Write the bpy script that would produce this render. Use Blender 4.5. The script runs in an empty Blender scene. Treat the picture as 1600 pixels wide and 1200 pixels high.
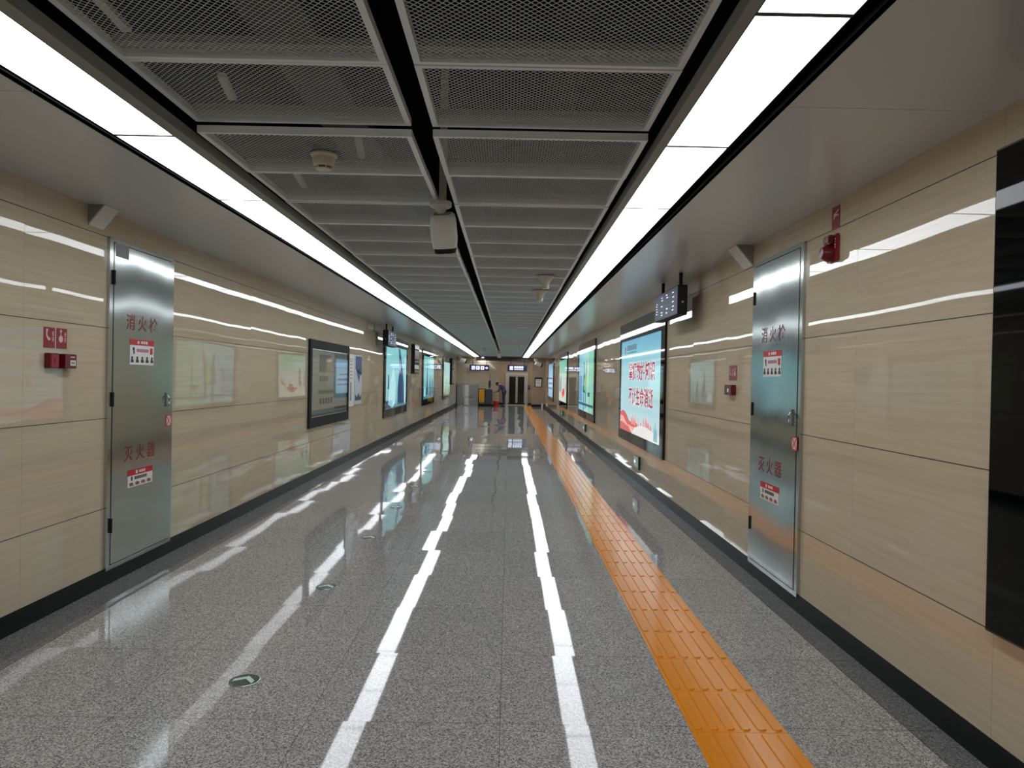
import bpy, bmesh, math, random
from mathutils import Vector, Matrix
random.seed(7)
PI = math.pi
sc = bpy.context.scene
COL = sc.collection

# ------------------------------------------------------------------ dimensions (metres)
XL, XR = -2.78, 1.915          # wall faces
YN, YE = -4.0, 37.6            # corridor near / far end
ZS = 2.59                      # side soffit height
ZG = 2.64                      # mesh ceiling height
ZD = 2.61                      # light diffuser height
LX = ((-1.875, -1.60), (0.725, 1.012))   # light strips
MX = ((-1.50, -0.483), (-0.383, 0.640))  # mesh panel columns
SOL, SOR = -1.889, 1.065       # soffit inner edges
ZB = 0.125                     # skirting height

# ------------------------------------------------------------------ colour / materials
def lin(c):
    c = c / 255.0
    return c / 12.92 if c <= 0.04045 else ((c + 0.055) / 1.055) ** 2.4
def rgb(r, g, b): return (lin(r), lin(g), lin(b), 1.0)
MATS = {}
def pbr(name, col, rough=0.5, metal=0.0, emis=None, es=0.0, ior=1.5, coat=0.0, noise=0.0, nscale=8.0):
    if name in MATS: return MATS[name]
    m = bpy.data.materials.new(name); m.use_nodes = True
    nt = m.node_tree; b = nt.nodes['Principled BSDF']
    b.inputs['Base Color'].default_value = col
    b.inputs['Roughness'].default_value = rough
    b.inputs['Metallic'].default_value = metal
    b.inputs['IOR'].default_value = ior
    b.inputs['Coat Weight'].default_value = coat
    b.inputs['Coat Roughness'].default_value = 0.03
    if emis:
        b.inputs['Emission Color'].default_value = emis
        b.inputs['Emission Strength'].default_value = es
    if noise:
        tc = nt.nodes.new('ShaderNodeTexCoord'); n = nt.nodes.new('ShaderNodeTexNoise')
        n.inputs['Scale'].default_value = nscale; n.inputs['Detail'].default_value = 4
        mx = nt.nodes.new('ShaderNodeMix'); mx.data_type = 'RGBA'
        mx.inputs[6].default_value = tuple(c * (1 - noise) for c in col[:3]) + (1,)
        mx.inputs[7].default_value = tuple(min(1, c * (1 + noise)) for c in col[:3]) + (1,)
        nt.links.new(tc.outputs['Object'], n.inputs['Vector'])
        nt.links.new(n.outputs['Fac'], mx.inputs[0]); nt.links.new(mx.outputs[2], b.inputs['Base Color'])
    MATS[name] = m
    return m

class N:                                   # tiny node-building helper
    def __init__(s, m): s.nt = m.node_tree; s.b = s.nt.nodes['Principled BSDF']
    def n(s, t, **k):
        nd = s.nt.nodes.new(t)
        for a, v in k.items(): setattr(nd, a, v)
        return nd
    def put(s, sock, v):
        if isinstance(v, bpy.types.NodeSocket): s.nt.links.new(v, sock)
        else: sock.default_value = v
    def math(s, op, a, b=0.0, c=0.0):
        nd = s.n('ShaderNodeMath', operation=op)
        s.put(nd.inputs[0], a); s.put(nd.inputs[1], b); s.put(nd.inputs[2], c)
        return nd.outputs[0]
    def vmath(s, op, a, b=(0, 0, 0)):
        nd = s.n('ShaderNodeVectorMath', operation=op)
        s.put(nd.inputs[0], a)
        if op == 'SCALE': s.put(nd.inputs['Scale'], b)
        elif op != 'NORMALIZE': s.put(nd.inputs[1], b)
        return nd.outputs[0]
    def comb(s, x, y, z):
        nd = s.n('ShaderNodeCombineXYZ')
        for i, v in enumerate((x, y, z)): s.put(nd.inputs[i], v)
        return nd.outputs[0]
    def mix(s, f, a, b):
        nd = s.n('ShaderNodeMix', data_type='RGBA')
        s.put(nd.inputs[0], f); s.put(nd.inputs[6], a); s.put(nd.inputs[7], b)
        return nd.outputs[2]
    def noise(s, v, scale, detail=2, col=False):
        nd = s.n('ShaderNodeTexNoise'); s.put(nd.inputs['Vector'], v)
        nd.inputs['Scale'].default_value = scale; nd.inputs['Detail'].default_value = detail
        return nd.outputs['Color' if col else 'Fac']
    def white(s, v):
        nd = s.n('ShaderNodeTexWhiteNoise', noise_dimensions='3D'); s.put(nd.inputs[0], v)
        return nd
    def line(s, v, off, step, half):       # 1 where v is within half of off + k*step
        d = s.math('PINGPONG', s.math('SUBTRACT', v, off), step / 2)
        return s.math('LESS_THAN', d, half)
    def cell(s, v, off, step):
        return s.math('FLOOR', s.math('DIVIDE', s.math('SUBTRACT', v, off), step))

def wavy(h, tilt, mask, amp_tilt, wave, amp_wave):
    g = h.n('ShaderNodeNewGeometry')
    a = h.vmath('MULTIPLY', h.vmath('SUBTRACT', tilt, (0.5, 0.5, 0.5)), tuple(m * amp_tilt for m in mask))
    b = h.vmath('MULTIPLY', h.vmath('SUBTRACT', wave, (0.5, 0.5, 0.5)), tuple(m * amp_wave for m in mask))
    v = h.vmath('ADD', h.vmath('ADD', g.outputs['Normal'], a), b)
    return h.vmath('NORMALIZE', v)

def wall_material(name, yoff, ystep, yaxis=True):
    m = pbr(name, rgb(190, 176, 152), 0.012, ior=1.5)
    h = N(m)
    g = h.n('ShaderNodeNewGeometry'); sp = h.n('ShaderNodeSeparateXYZ'); h.nt.links.new(g.outputs['Position'], sp.inputs[0])
    X, Y, Z = sp.outputs
    S = Y if yaxis else X
    iy, iz = h.cell(S, yoff, ystep), h.cell(Z, -0.0785, 0.6245)
    cellv = h.comb(iy, iz, 0.0)
    w = h.white(cellv)
    streak = h.noise(h.comb(h.math('MULTIPLY', S, 0.9), h.math('MULTIPLY', Z, 26.0), h.math('MULTIPLY', iy, 3.7)), 1.6, 4)
    fine = h.noise(h.comb(h.math('MULTIPLY', S, 3.0), h.math('MULTIPLY', Z, 110.0), iz), 1.5, 2)
    fac = h.math('ADD', h.math('MULTIPLY', streak, 0.65), h.math('MULTIPLY', fine, 0.35))
    ramp = h.n('ShaderNodeValToRGB'); h.nt.links.new(fac, ramp.inputs[0])
    ramp.color_ramp.elements[0].position = 0.36; ramp.color_ramp.elements[0].color = rgb(190, 174, 148)
    ramp.color_ramp.elements[1].position = 0.62; ramp.color_ramp.elements[1].color = rgb(202, 188, 163)
    tint = h.mix(h.math('MULTIPLY', w.outputs['Value'], 0.35), ramp.outputs[0], rgb(196, 180, 154))
    hl = h.line(Z, -0.0785, 0.6245, 0.0026)
    vl = h.line(S, yoff, ystep, 0.0012)
    c = h.mix(h.math('MULTIPLY', vl, 0.6), tint, rgb(90, 78, 60))
    c = h.mix(hl, c, rgb(52, 42, 30))
    h.nt.links.new(c, h.b.inputs['Base Color'])
    h.nt.links.new(h.math('ADD', h.math('MULTIPLY', h.math('MAXIMUM', hl, vl), 0.5), 0.012), h.b.inputs['Roughness'])
    wave = h.noise(h.comb(h.math('MULTIPLY', S, 1.3), h.math('MULTIPLY', Z, 0.8), iy), 1.0, 1, col=True)
    mask = (0, 1, 1) if yaxis else (1, 0, 1)
    nrm = wavy(h, w.outputs['Color'], mask, 0.006, wave, 0.011)
    h.nt.links.new(nrm, h.b.inputs['Normal'])
    return m
M_WL = wall_material('beige_stone_left', 4.113, 1.2)
M_WR = wall_material('beige_stone_right', 2.79, 1.165)
M_WB = wall_material('beige_stone_back', -2.78, 1.2, False)

def floor_material():
    m = pbr('granite_floor', rgb(120, 118, 115), 0.035, ior=1.36)
    h = N(m)
    g = h.n('ShaderNodeNewGeometry'); sp = h.n('ShaderNodeSeparateXYZ'); h.nt.links.new(g.outputs['Position'], sp.inputs[0])
    X, Y, Z = sp.outputs
    P = g.outputs['Position']
    ix, iy = h.cell(X, -0.01, 0.84), h.cell(Y, 3.10, 0.7735)
    w = h.white(h.comb(ix, iy, 1.0))
    vo = h.n('ShaderNodeTexVoronoi', feature='F1'); h.put(vo.inputs['Vector'], P); vo.inputs['Scale'].default_value = 190
    vs = h.n('ShaderNodeSeparateColor'); h.nt.links.new(vo.outputs['Color'], vs.inputs[0])
    gn = h.noise(P, 120, 3)
    f = h.math('ADD', h.math('MULTIPLY', vs.outputs[0], 0.55), h.math('MULTIPLY', gn, 0.45))
    ramp = h.n('ShaderNodeValToRGB'); h.nt.links.new(f, ramp.inputs[0])
    e = ramp.color_ramp.elements
    e[0].position = 0.22; e[0].color = rgb(88, 86, 86)
    e[1].position = 0.80; e[1].color = rgb(212, 208, 204)
    x = e.new(0.42); x.color = rgb(146, 144, 142)
    x = e.new(0.56); x.color = rgb(168, 164, 160)
    border = h.math('MAXIMUM', h.math('LESS_THAN', X, -2.50), h.math('GREATER_THAN', X, 1.77))
    c = h.mix(h.math('MULTIPLY', border, 0.62), ramp.outputs[0], rgb(66, 67, 68))
    c = h.mix(h.math('MULTIPLY', w.outputs['Value'], 0.12), c, rgb(96, 94, 92))
    jl = h.math('MAXIMUM', h.line(X, -0.01, 0.84, 0.0011), h.line(Y, 3.10, 0.7735, 0.0013))
    jb = h.math('MAXIMUM', h.line(X, -2.50, 100.0, 0.0012), h.line(X, 1.77, 100.0, 0.0012))
    c = h.mix(h.math('MULTIPLY', h.math('MAXIMUM', jl, jb), 0.9), c, rgb(34, 33, 32))
    h.nt.links.new(c, h.b.inputs['Base Color'])
    wave = h.noise(h.comb(h.math('MULTIPLY', X, 1.0), h.math('MULTIPLY', Y, 0.9), 0.0), 1.2, 1, col=True)
    wf = h.noise(h.comb(X, Y, h.math('MULTIPLY', ix, 5.0)), 5.0, 1, col=True)
    g2 = h.vmath('ADD', h.vmath('SCALE', wave, 0.8), h.vmath('SCALE', wf, 0.2))
    h.nt.links.new(wavy(h, w.outputs['Color'], (1, 0.8, 0), 0.016, g2, 0.0035), h.b.inputs['Normal'])
    return m
M_FLOOR = floor_material()

def steel_material():
    m = pbr('brushed_steel', rgb(184, 191, 189), 0.2, 0.95)
    h = N(m)
    g = h.n('ShaderNodeNewGeometry')
    sp = h.n('ShaderNodeSeparateXYZ'); h.nt.links.new(g.outputs['Position'], sp.inputs[0])
    X, Y, Z = sp.outputs
    wave = h.noise(h.comb(X, h.math('MULTIPLY', Y, 1.6), h.math('MULTIPLY', Z, 1.1)), 1.0, 1, col=True)
    gr = h.noise(h.comb(h.math('MULTIPLY', X, 200), h.math('MULTIPLY', Y, 200), h.math('MULTIPLY', Z, 2.0)), 1.0, 2)
    h.nt.links.new(wavy(h, wave, (0, 0.5, 1), 0.0, wave, 0.07), h.b.inputs['Normal'])
    h.nt.links.new(h.math('ADD', 0.07, h.math('MULTIPLY', gr, 0.13)), h.b.inputs['Roughness'])
    return m
M_STEEL = steel_material()

M_SOFFIT = pbr('grey_aluminium_panel', rgb(206, 211, 212), 0.25, 0.1)
M_SHADOWGAP = pbr('dark_gap_metal', rgb(30, 32, 33), 0.7, ior=1.3)
M_TRIM = pbr('dark_grey_trim', rgb(140, 143, 136), 0.45, 0.1)
M_BLACK = pbr('matt_black', rgb(14, 14, 15), 0.75)
M_PLENUM = pbr('plenum_black', rgb(8, 8, 8), 0.95, ior=1.2)
M_FRAME = pbr('painted_grey_frame', rgb(238, 245, 248), 0.35)
M_MESH = pbr('grey_expanded_metal', rgb(230, 238, 242), 0.4)
M_BASE = pbr('black_skirting_stone', rgb(9, 12, 12), 0.3, ior=1.3)
M_DIFF = pbr('lamp_diffuser', rgb(240, 244, 250), 0.4, emis=(0.90, 0.95, 1.0, 1), es=6.6)
M_HOUSE = pbr('lamp_housing', rgb(48, 52, 55), 0.5, 0.2)
M_YEL = pbr('yellow_tactile_tile', rgb(226, 138, 8), 0.17, ior=1.36, noise=0.06, nscale=3)
M_WHITE = pbr('white_plastic', rgb(216, 216, 208), 0.4)
M_CREAM = pbr('cream_plastic', rgb(206, 202, 184), 0.4)
M_GREYP = pbr('grey_plastic', rgb(140, 142, 144), 0.5)
M_RED = pbr('red_plastic', rgb(150, 22, 34), 0.25)
M_DRED = pbr('dark_red_plastic', rgb(104, 12, 22), 0.25)
M_REDP = pbr('red_print', rgb(190, 26, 34), 0.45)
M_PLATE = pbr('deep_red_plate', rgb(142, 14, 28), 0.3)
M_REDTXT = pbr('red_lettering', rgb(126, 22, 28), 0.4)
M_WHITEP = pbr('white_print', rgb(228, 226, 224), 0.45)
M_PINKP = pbr('pale_pink_print', rgb(222, 190, 190), 0.45)
M_DARKP = pbr('dark_print', rgb(52, 46, 48), 0.5)
M_BROWNP = pbr('brown_print', rgb(150, 90, 60), 0.5)
M_MAGP = pbr('magenta_print', rgb(176, 96, 130), 0.5)
M_GLASSBLK = pbr('black_glass', rgb(10, 12, 12), 0.03, ior=1.5)
M_DGREEN = pbr('dark_green_disc', rgb(18, 62, 48), 0.2)
M_PGREEN = pbr('pale_green_arrow', rgb(196, 224, 200), 0.4)
M_CHROME = pbr('chrome', rgb(170, 174, 176), 0.25, 1.0)
M_GALV = pbr('galvanised_metal', rgb(226, 230, 228), 0.4, 0.2)
M_NAVY = pbr('navy_sign_face', rgb(12, 18, 58), 0.3, emis=rgb(14, 20, 70), es=0.6)
M_SIGNW = pbr('lit_sign_white', rgb(230, 235, 250), 0.4, emis=rgb(226, 232, 255), es=1.3)
M_LIT = {}
def lit(name, r, g, b, es=1.0, gloss=0.05):
    return pbr('lit_' + name, (0.01, 0.01, 0.01, 1), gloss, emis=rgb(r, g, b), es=es)

# ------------------------------------------------------------------ mesh helpers
class MB:
    def __init__(s): s.v = []; s.f = []
    def add(s, vs, fs):
        o = len(s.v); s.v += [tuple(v) for v in vs]; s.f += [tuple(i + o for i in f) for f in fs]; return s
    def box(s, x0, x1, y0, y1, z0, z1):
        return s.add([(x0, y0, z0), (x1, y0, z0), (x1, y1, z0), (x0, y1, z0), (x0, y0, z1), (x1, y0, z1), (x1, y1, z1), (x0, y1, z1)],
                     [(0, 3, 2, 1), (4, 5, 6, 7), (0, 1, 5, 4), (1, 2, 6, 5), (2, 3, 7, 6), (3, 0, 4, 7)])
    def bar(s, a, b, w, h, up=(0, 0, 1)):   # rectangular bar from a to b
        a, b = Vector(a), Vector(b); d = (b - a).normalized(); r = d.cross(Vector(up))
        if r.length < 1e-6: r = d.cross(Vector((1, 0, 0)))
        r.normalize(); u = r.cross(d); r = r * w / 2; u = u * h / 2
        return s.add([a - r - u, a + r - u, a + r + u, a - r + u, b - r - u, b + r - u, b + r + u, b - r + u],
                     [(0, 1, 2, 3), (4, 7, 6, 5), (0, 4, 5, 1), (1, 5, 6, 2), (2, 6, 7, 3), (3, 7, 4, 0)])
    def tube(s, pts, rad, n=10):
        pts = [Vector(p) for p in pts]; rr = rad if isinstance(rad, (list, tuple)) else [rad] * len(pts)
        vs, fs = [], []
        for i, p in enumerate(pts):
            d = (pts[min(i + 1, len(pts) - 1)] - pts[max(i - 1, 0)]).normalized()
            r = d.cross(Vector((0, 0, 1)))
            if r.length < 1e-3: r = d.cross(Vector((0, 1, 0)))
            r.normalize(); u = d.cross(r)
            for k in range(n):
                a = 2 * PI * k / n; vs.append(p + (r * math.cos(a) + u * math.sin(a)) * rr[i])
        for i in range(len(pts) - 1):
            for k in range(n):
                fs.append((i * n + k, i * n + (k + 1) % n, (i + 1) * n + (k + 1) % n, (i + 1) * n + k))
        fs.append(tuple(range(n))[::-1]); fs.append(tuple((len(pts) - 1) * n + k for k in range(n)))
        return s.add(vs, fs)
    def lathe(s, prof, n=28, c=(0, 0, 0)):  # prof: (radius, z)
        vs, fs = [], []
        for r, z in prof:
            for k in range(n):
                a = 2 * PI * k / n; vs.append((c[0] + r * math.cos(a), c[1] + r * math.sin(a), c[2] + z))
        for i in range(len(prof) - 1):
            for k in range(n):
                fs.append((i * n + k, i * n + (k + 1) % n, (i + 1) * n + (k + 1) % n, (i + 1) * n + k))
        fs.append(tuple(range(n))[::-1]); fs.append(tuple((len(prof) - 1) * n + k for k in range(n)))
        return s.add(vs, fs)
    def prism(s, poly, y0, y1):             # poly in xz, extruded along y
        n = len(poly)
        vs = [(x, y0, z) for x, z in poly] + [(x, y1, z) for x, z in poly]
        fs = [tuple(range(n)), tuple(range(n, 2 * n))[::-1]] + [(i, i + n, (i + 1) % n + n, (i + 1) % n) for i in range(n)]
        return s.add(vs, fs)
    def build(s, name, mat, parent=None, bevel=0.0, smooth=False, seg=2):
        me = bpy.data.meshes.new(name); me.from_pydata(s.v, [], s.f)
        bm = bmesh.new(); bm.from_mesh(me); bmesh.ops.recalc_face_normals(bm, faces=bm.faces)
        if bevel: bmesh.ops.bevel(bm, geom=bm.edges[:], offset=bevel, segments=seg, affect='EDGES', clamp_overlap=True)
        bm.to_mesh(me); bm.free()
        if smooth:
            for p in me.polygons: p.use_smooth = True
            try: me.set_sharp_from_angle(angle=math.radians(40))
            except Exception: pass
        me.materials.append(mat)
        o = bpy.data.objects.new(name, me); COL.objects.link(o); o.parent = parent
        return o
def box(name, mat, parent, x0, x1, y0, y1, z0, z1, bevel=0.0):
    return MB().box(x0, x1, y0, y1, z0, z1).build(name, mat, parent, bevel)
def thing(name, label, cat, loc=(0, 0, 0), rz=0.0, group=None):
    o = bpy.data.objects.new(name, None); COL.objects.link(o); o.empty_display_size = 0.1
    o.location = loc; o.rotation_euler = (0, 0, rz); o['label'] = label; o['category'] = cat
    if group: o['group'] = group
    return o
def tag(o, label, cat, group=None, kind=None):
    o['label'] = label; o['category'] = cat
    if group: o['group'] = group
    if kind: o['kind'] = kind
    return o
def struct(o): o['kind'] = 'structure'; return o
def dup(root, loc, label, rz=None):
    r = root.copy(); COL.objects.link(r); r.location = loc; r['label'] = label
    if rz is not None: r.rotation_euler = (0, 0, rz)
    def rec(src, dst):
        for ch in [c for c in COL.objects if c.parent == src]:
            c = ch.copy(); COL.objects.link(c); c.parent = dst; rec(ch, c)
    rec(root, r)
    return r
def lwall(name, label, cat, y, z=0.0, group=None):  # thing on left wall: local +x = +Y, local -y = out of wall
    return thing(name, label, cat, (XL - 0.0015, y, z), PI / 2, group)
def rwall(name, label, cat, y, z=0.0, group=None):  # thing on right wall: local +x = -Y
    return thing(name, label, cat, (XR + 0.0015, y, z), -PI / 2, group)
def text(name, body, mat, parent, x, z, w, h, y=-0.002, thick=0.0008, bold=0.0):
    """lettering centred on x,z in the parent's xz plane, scaled to w by h"""
    cu = bpy.data.curves.new(name, 'FONT'); cu.body = body; cu.size = 1.0; cu.extrude = 0.01; cu.offset = bold
    to = bpy.data.objects.new(name + '_curve', cu); COL.objects.link(to)
    bpy.context.view_layer.update()
    me = bpy.data.meshes.new_from_object(to.evaluated_get(bpy.context.evaluated_depsgraph_get()))
    bpy.data.objects.remove(to)
    if not me.vertices: return None
    xs = [v.co.x for v in me.vertices]; ys = [v.co.y for v in me.vertices]
    sx = w / (max(xs) - min(xs)); sy = h / (max(ys) - min(ys))
    cx, cy = (max(xs) + min(xs)) / 2, (max(ys) + min(ys)) / 2
    for v in me.vertices:
        v.co = Vector((x + (v.co.x - cx) * sx, y - v.co.z / 0.01 * thick, z + (v.co.y - cy) * sy))
    me.materials.clear(); me.materials.append(mat); me.name = name
    o = bpy.data.objects.new(name, me); COL.objects.link(o); o.parent = parent
    return o
def flat(name, mat, parent, polys, y, t=0.001):      # printed shapes on a front face
    m = MB()
    for p in polys: m.prism(p, y - t, y)
    return m.build(name, mat, parent)
def rect(x0, x1, z0, z1): return [(x0, z0), (x1, z0), (x1, z1), (x0, z1)]
def disc(cx, cz, rx, rz=None, n=18):
    rz = rz or rx
    return [(cx + rx * math.cos(2 * PI * k / n), cz + rz * math.sin(2 * PI * k / n)) for k in range(n)]

# ------------------------------------------------------------------ the setting
o = struct(box('floor', M_FLOOR, None, XL - 0.02, XR + 0.02, YN, 41.0, -0.1, 0.0))
struct(box('wall_left', M_WL, None, XL - 0.15, XL, YN, 38.3, ZB, ZS + 0.02))
struct(box('wall_right', M_WR, None, XR, XR + 0.15, YN, YE, ZB, ZS + 0.02))
struct(box('baseboard_left', M_BASE, None, XL - 0.14, XL - 0.004, YN, 38.3, 0.0, ZB))
struct(box('baseboard_right', M_BASE, None, XR + 0.004, XR + 0.14, YN, YE, 0.0, ZB))
struct(box('wall_near', M_WB, None, XL - 0.15, XR + 0.15, YN - 0.12, YN, 0.0, 3.7))
# side soffits made of long grey panels with narrow joints
js = [YN]; y = 2.83 - 7.2
k = 0
while y < YE - 0.3:
    if y > YN + 0.3: js.append(y)
    y += 2.4 if k % 2 == 0 else 1.2
    k += 1
js = sorted(set([YN, -0.77, 0.43, 2.83] + [j for j in [2.83 + a for a in
      (2.4, 3.6, 6.0, 7.2, 9.6, 10.8, 13.2, 14.4, 16.8, 18.0, 20.4, 21.6, 24.0, 25.2, 27.6, 28.8, 31.2, 32.4)]] + [YE + 0.4]))
for nm, x0, x1 in (('ceiling_left', XL, SOL), ('ceiling_right', SOR, XR)):
    m = MB()
    for a, b in zip(js[:-1], js[1:]): m.box(x0, x1, a + 0.002, b - 0.002, ZS, ZS + 0.012)
    struct(m.build(nm, M_SOFFIT))
m = MB()
m.box(XL, SOL - 0.0, YN, YE + 0.4, ZS + 0.03, ZS + 0.05); m.box(SOR, XR, YN, YE + 0.4, ZS + 0.03, ZS + 0.05)
m.box(SOL - 0.012, SOL, YN, YE + 0.4, ZS, 3.6); m.box(SOR, SOR + 0.012, YN, YE + 0.4, ZS, 3.6)
struct(m.build('trim_1', M_SHADOWGAP))
# trims between lamps and mesh ceiling
m = MB()
m.box(LX[0][1] + 0.004, LX[0][1] + 0.062, YN, YE, ZD, ZD + 0.05)
m.box(LX[1][0] - 0.045, LX[1][0] - 0.004, YN, YE, ZD, ZD + 0.05)
struct(m.build('trim_2', M_TRIM))
struct(box('ceiling', M_PLENUM, None, XL - 0.15, XR + 0.15, YN, 41.0, 3.6, 3.7))

# ------------------------------------------------------------------ lamps
ORD = ['first', 'second', 'third', 'fourth', 'fifth', 'sixth', 'seventh', 'eighth', 'ninth', 'tenth', 'eleventh', 'twelfth']
def lamp(side):
    x0, x1 = LX[side]; w = (x1 - x0) / 2
    t = thing('ceiling_light', '', 'ceiling light', ((x0 + x1) / 2, 0, ZD))
    box('diffuser', M_DIFF, t, -w, w, -0.604, 0.604, 0.0, 0.004)
    h = MB(); h.box(-w - 0.003, w + 0.003, -0.614, 0.614, 0.055, 0.06)
    h.box(-w - 0.003, -w, -0.614, 0.614, -0.001, 0.06); h.box(w, w + 0.003, -0.614, 0.614, -0.001, 0.06)
    h.box(-w, w, -0.614, -0.604, -0.001, 0.06); h.box(-w, w, 0.604, 0.614, -0.001, 0.06)
    h.build('housing', M_HOUSE, t)
    return t
for side, word in ((0, 'left'), (1, 'right')):
    base = None
    for k in range(-5, 29):
        yc = 2.162 + 1.23 * k + 0.615
        vis = k + 1                      # k = -1 is the first lamp (partly) in view
        if yc < 1.4: lab = 'glowing white rectangular ceiling light of the %s row, above and behind the viewer' % word; 
        elif k <= 9: lab = 'glowing white rectangular ceiling light, %s from the near end of the %s row' % (ORD[max(k, -1) + 1], word)
        else: lab = 'small glowing white ceiling light in the far distant stretch of the %s row' % word
        g = '%s row of ceiling lights' % word
        if base is None: base = lamp(side); o = base; o['label'] = lab
        else: o = dup(base, base.location, lab)
        o['group'] = g; o.location.y = yc

# ------------------------------------------------------------------ expanded metal ceiling
def mesh_panel(w, d):
    t = thing('expanded_metal_panel', '', 'metal mesh panel')
    f = MB(); fw, fh = 0.026, 0.034
    f.box(-w / 2, -w / 2 + fw, -d / 2, d / 2, 0, fh); f.box(w / 2 - fw, w / 2, -d / 2, d / 2, 0, fh)
    f.box(-w / 2 + fw, w / 2 - fw, -d / 2, -d / 2 + fw * 0.8, 0, fh); f.box(-w / 2 + fw, w / 2 - fw, d / 2 - fw * 0.8, d / 2, 0, fh)
    f.build('frame', M_FRAME, t)
    s = MB(); p = 0.027; W, D = w / 2 - 0.02, d / 2 - 0.018
    for sg in (1, -1):
        c = -(W + D)
        while c < W + D:
            # line x - sg*y = c clipped to the rectangle
            ys = sorted(((-W - c) * sg, (W - c) * sg)); a = max(-D, ys[0]); b = min(D, ys[1])
            if b - a > 0.01:
                s.bar((c + sg * a, a, 0.012 - 0.002 * sg), (c + sg * b, b, 0.012 - 0.002 * sg), 0.0026 if sg > 0 else 0.0013, 0.0012 if sg > 0 else 0.0028)
            c += p
    s.build('expanded_mesh', M_MESH, t)
    # stiffening rail lying on the back of the panel
    r = MB(); r.box(-w / 2 + fw, w / 2 - fw, d / 2 - 0.10, d / 2 - 0.05, 0.022, 0.05); r.build('rear_rail', M_GREYP, t)
    return t
RY0, RST = 2.737, 0.672
for col, word in ((0, 'left'), (1, 'right')):
    x0, x1 = MX[col]; base = None
    for k in range(-9, 52):
        ya = RY0 + RST * k
        if ya + RST > YE + 0.2: break
        vis = k + 1
        if vis < 0: lab = 'grey expanded-metal ceiling panel of the %s column, overhead behind the viewer' % word
        elif vis < 11: lab = 'grey framed expanded-metal ceiling panel, %s from the near end of the %s column' % (ORD[vis], word)
        else: lab = 'grey framed expanded-metal ceiling panel in the far stretch of the %s column' % word
        if base is None: base = mesh_panel(x1 - x0, RST - 0.008); o = base; o['label'] = lab
        else: o = dup(base, (0, 0, 0), lab)
        o['group'] = '%s column of mesh ceiling panels' % word
        o.location = ((x0 + x1) / 2, ya + RST / 2, ZG + (0.045 if k < 1 else 0.0) + random.uniform(-0.002, 0.002))
        if k in (2, 5, 8): o.location.z += 0.006

# services above the mesh, glimpsed through it
t = thing('cable_tray', 'galvanised cable tray dimly seen above the left mesh ceiling panels', 'cable tray', (-1.05, 0, 3.05))
m = MB(); m.box(-0.15, -0.14, YN, YE, 0, 0.06); m.box(0.14, 0.15, YN, YE, 0, 0.06)
m.build('side_rail', MATS['dark_gap_metal'], t)
box('tray_bed', pbr('dull_tray_metal', rgb(72, 74, 72), 0.6), t, -0.14, 0.14, YN, YE, 0.0, 0.01)
tag(MB().tube([(0.28, YN, 3.15), (0.28, YE, 3.15)], 0.09, 16).build('pipe', pbr('darkened_pipe', rgb(30, 31, 32), 0.8, ior=1.2), None, smooth=True), 'dark grey pipe dimly seen above the right mesh ceiling panels', 'pipe')  # pipe colour darkened so it merges with the black plenum
for i, (x, y0, y1, z) in enumerate(((-1.36, 2.0, 2.62, 2.74), (-1.22, 3.0, 3.25, 2.74), (-0.78, 3.6, 3.95, 2.70), (-1.28, 4.2, 4.6, 2.70))):
    wds = ('nearest, above the first left ceiling panel', 'short, above the second left ceiling panel', 'above the panel beside the smoke detector', 'above the fourth left ceiling panel')[i]
    tag(MB().bar((x, y0, z), (x - 0.05, y1, z), 0.035, 0.02).build('metal_strut', M_WHITE), 'pale metal strut seen through the mesh, ' + wds, 'strut', 'struts above the mesh ceiling')

# ------------------------------------------------------------------ tactile paving
TX0, TX1 = 0.81, 1.222
m = MB(); rb = MB(); y = 3.05 - 0.4 * 12
pitch = (TX1 - TX0) / 6
while y < 38.0:
    m.box(TX0, TX1, y + 0.0012, y + 0.3988, -0.002, 0.0035)
    for i in range(6):
        cx = TX0 + pitch * (i + 0.5); wd = 0.021
        a, b = y + 0.008, y + 0.392
        base = [(cx - wd, a + 0.016), (cx - wd * 0.6, a + 0.003), (cx + wd * 0.6, a + 0.003), (cx + wd, a + 0.016),
                (cx + wd, b - 0.016), (cx + wd * 0.6, b - 0.003), (cx - wd * 0.6, b - 0.003), (cx - wd, b - 0.016)]
        top = [(cx + (px - cx) * 0.80, (a + b) / 2 + (py - (a + b) / 2) * 0.975) for px, py in base]
        vs = [(px, py, 0.0035) for px, py in base] + [(px, py, 0.0092) for px, py in top]
        rb.add(vs, [tuple(range(8, 16))] + [(j, (j + 1) % 8, (j + 1) % 8 + 8, j + 8) for j in range(8)])
    y += 0.4
t = thing('tactile_paving', 'long strip of orange-yellow ribbed guide tiles along the floor', 'tactile paving')
m.build('tile_base', M_YEL, t); rb.build('guide_ribs', M_YEL, t)

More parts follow.
